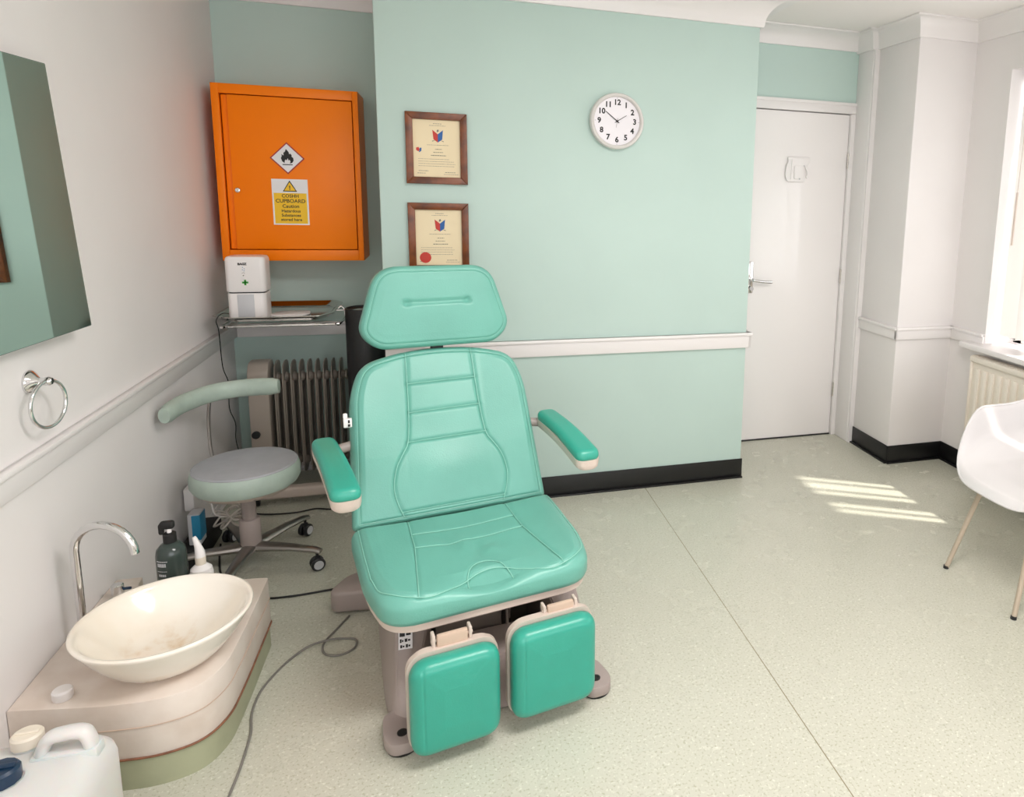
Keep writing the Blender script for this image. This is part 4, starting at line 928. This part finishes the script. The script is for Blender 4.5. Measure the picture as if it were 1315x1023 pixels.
# cords
def cord(name, pts, r, m, label):
    b = mb(); tube(b, pts, r, 8, sm=8); finish(b, name, m, label=label, cat='cord')
cg = [(-.087, -.81), (-.12, -.885), (-.148, -.955), (-.135, -1.012), (-.09, -1.03), (-.05, -1.005), (-.05, -.96), (-.088, -.942), (-.135, -.945), (-.19, -.965), (-.235, -1.01), (-.263, -1.065), (-.286, -1.13), (-.293, -1.19), (-.290, -1.25), (-.276, -1.32), (-.272, -1.40), (-.272, -1.47), (-.275, -1.54), (-.28, -1.7), (-.3, -1.95)]
zz = [.0035]+[.0035]*7+[.008, .009]+[.0035]*11
cord('foot_switch_cord', [(x, y, z) for (x, y), z in zip(cg, zz)], .0034, cordg, 'grey cord looping on the floor between the chair and plinth')
cord('black_floor_cord', [(-.02, -.62, .004), (-.15, -.617, .004), (-.29, -.628, .004), (-.40, -.615, .004), (-.50, -.55, .004), (-.585, -.40, .004), (-.63, -.25, .004), (-.655, -.14, .005)], .0038, cordb, 'black cord on the floor behind the plinth and under the stool')
cord('recess_cord', [(-.66, .18, .004), (-.55, .12, .004), (-.42, .10, .006), (-.34, .125, .004), (-.25, .10, .004), (-.1, .12, .004), (.02, .02-.06, .004)], .0036, cordb, 'black cord on the floor in front of the tray stand base')

# ------------------------------------------------------------------ white shell chair at the right
wc = thing('shell_armchair', 'glossy white moulded tub chair with beige splayed legs beneath the window', 'chair', (2.55, -1.27, 0))
# shell in local coordinates: front towards -x, arms at +-y
def shell_pt(u, v):
    """u -1..1 round the tub from the near arm to the far arm, v 0 at seat centre .. 1 at rim"""
    a = u*PI*.999
    # direction: a=0 is the back (+x); a=+-pi is the front (-x)
    ca, sa = math.cos(a), math.sin(a)
    hw, hl = .315, .30
    n = 2.6
    k = (abs(ca)**n+abs(sa)**n)**(-1/n)
    rx, ry = ca*k*(hl if ca > 0 else hl+.05), sa*k*hw
    front = max(0, -ca)
    back = max(0, ca)
    rim = .40
    t = (1-front)
    arm = .245*min(1, max(0, (1.0-max(0, (front-.62)/.38)**1.0)))
    s = max(0, (front-.30)/.66); s = min(1, s); s = s*s*(3-2*s)
    h = (.205+.19*back**2)*(1-s)+(-.012)*s
    base = .428
    vv = v**1.0
    rr_ = min(1, vv*1.28)
    flare = 1+.06*max(0, vv-.5)
    x, y = rx*rr_**.9*flare, ry*rr_**.9*flare
    w_ = max(0, (vv-.55)/.45)
    z = base-.018*(1-rr_)+h*w_**1.35
    if s > 0 and v > .8: z -= .018*s*((v-.8)/.2)**2
    return Vector((x*(.86+.14*w_)+back*w_*.06, y*(.86+.14*w_), z))
bmS = mb(); nu, nv = 96, 26
Vg = [[bmS.verts.new(shell_pt(-1+2*i/nu, max(.02, j/nv))) for j in range(nv+1)] for i in range(nu)]
for i in range(nu):
    for j in range(nv): bmS.faces.new((Vg[i][j], Vg[(i+1) % nu][j], Vg[(i+1) % nu][j+1], Vg[i][j+1]))
bmS.faces.new([Vg[i][0] for i in range(nu)])
sh_ = finish(bmS, 'seat_shell', shell, wc, smooth=80)
md = sh_.modifiers.new('solid', 'SOLIDIFY'); md.thickness = .007; md.offset = 0
md = sh_.modifiers.new('bev', 'BEVEL'); md.width = .002; md.segments = 2
b = mb(); tube(b, [shell_pt(-1+2*i/nu, 1.0) for i in range(nu)], .0055, 10, closed=True); finish(b, 'rim', shell, wc)
for fx, fy in ((-1, -1), (-1, 1), (1, -1), (1, 1)):
    b = mb(); tube(b, [(fx*.235, fy*.13, .395), (fx*(.345 if fx < 0 else .27), fy*(.182), 0.0)], [.0105, .0095], 14); lg = finish(b, 'leg', legm, wc)
    b = mb(); lathe(b, [(0, 0), (.011, 0), (.0105, .012), (0, .012)], 16, T(fx*(.345 if fx < 0 else .27), fy*.182, 0)); finish(b, 'glide', dark, lg)
b = mb(); tube(b, [(-.235, -.13, .392), (-.235, .13, .392)], .008, 10); tube(b, [(.235, -.13, .392), (.235, .13, .392)], .008, 10); tube(b, [(-.235, 0, .392), (.235, 0, .392)], .008, 10); finish(b, 'under_frame', legm, wc)
bpy.context.view_layer.update()
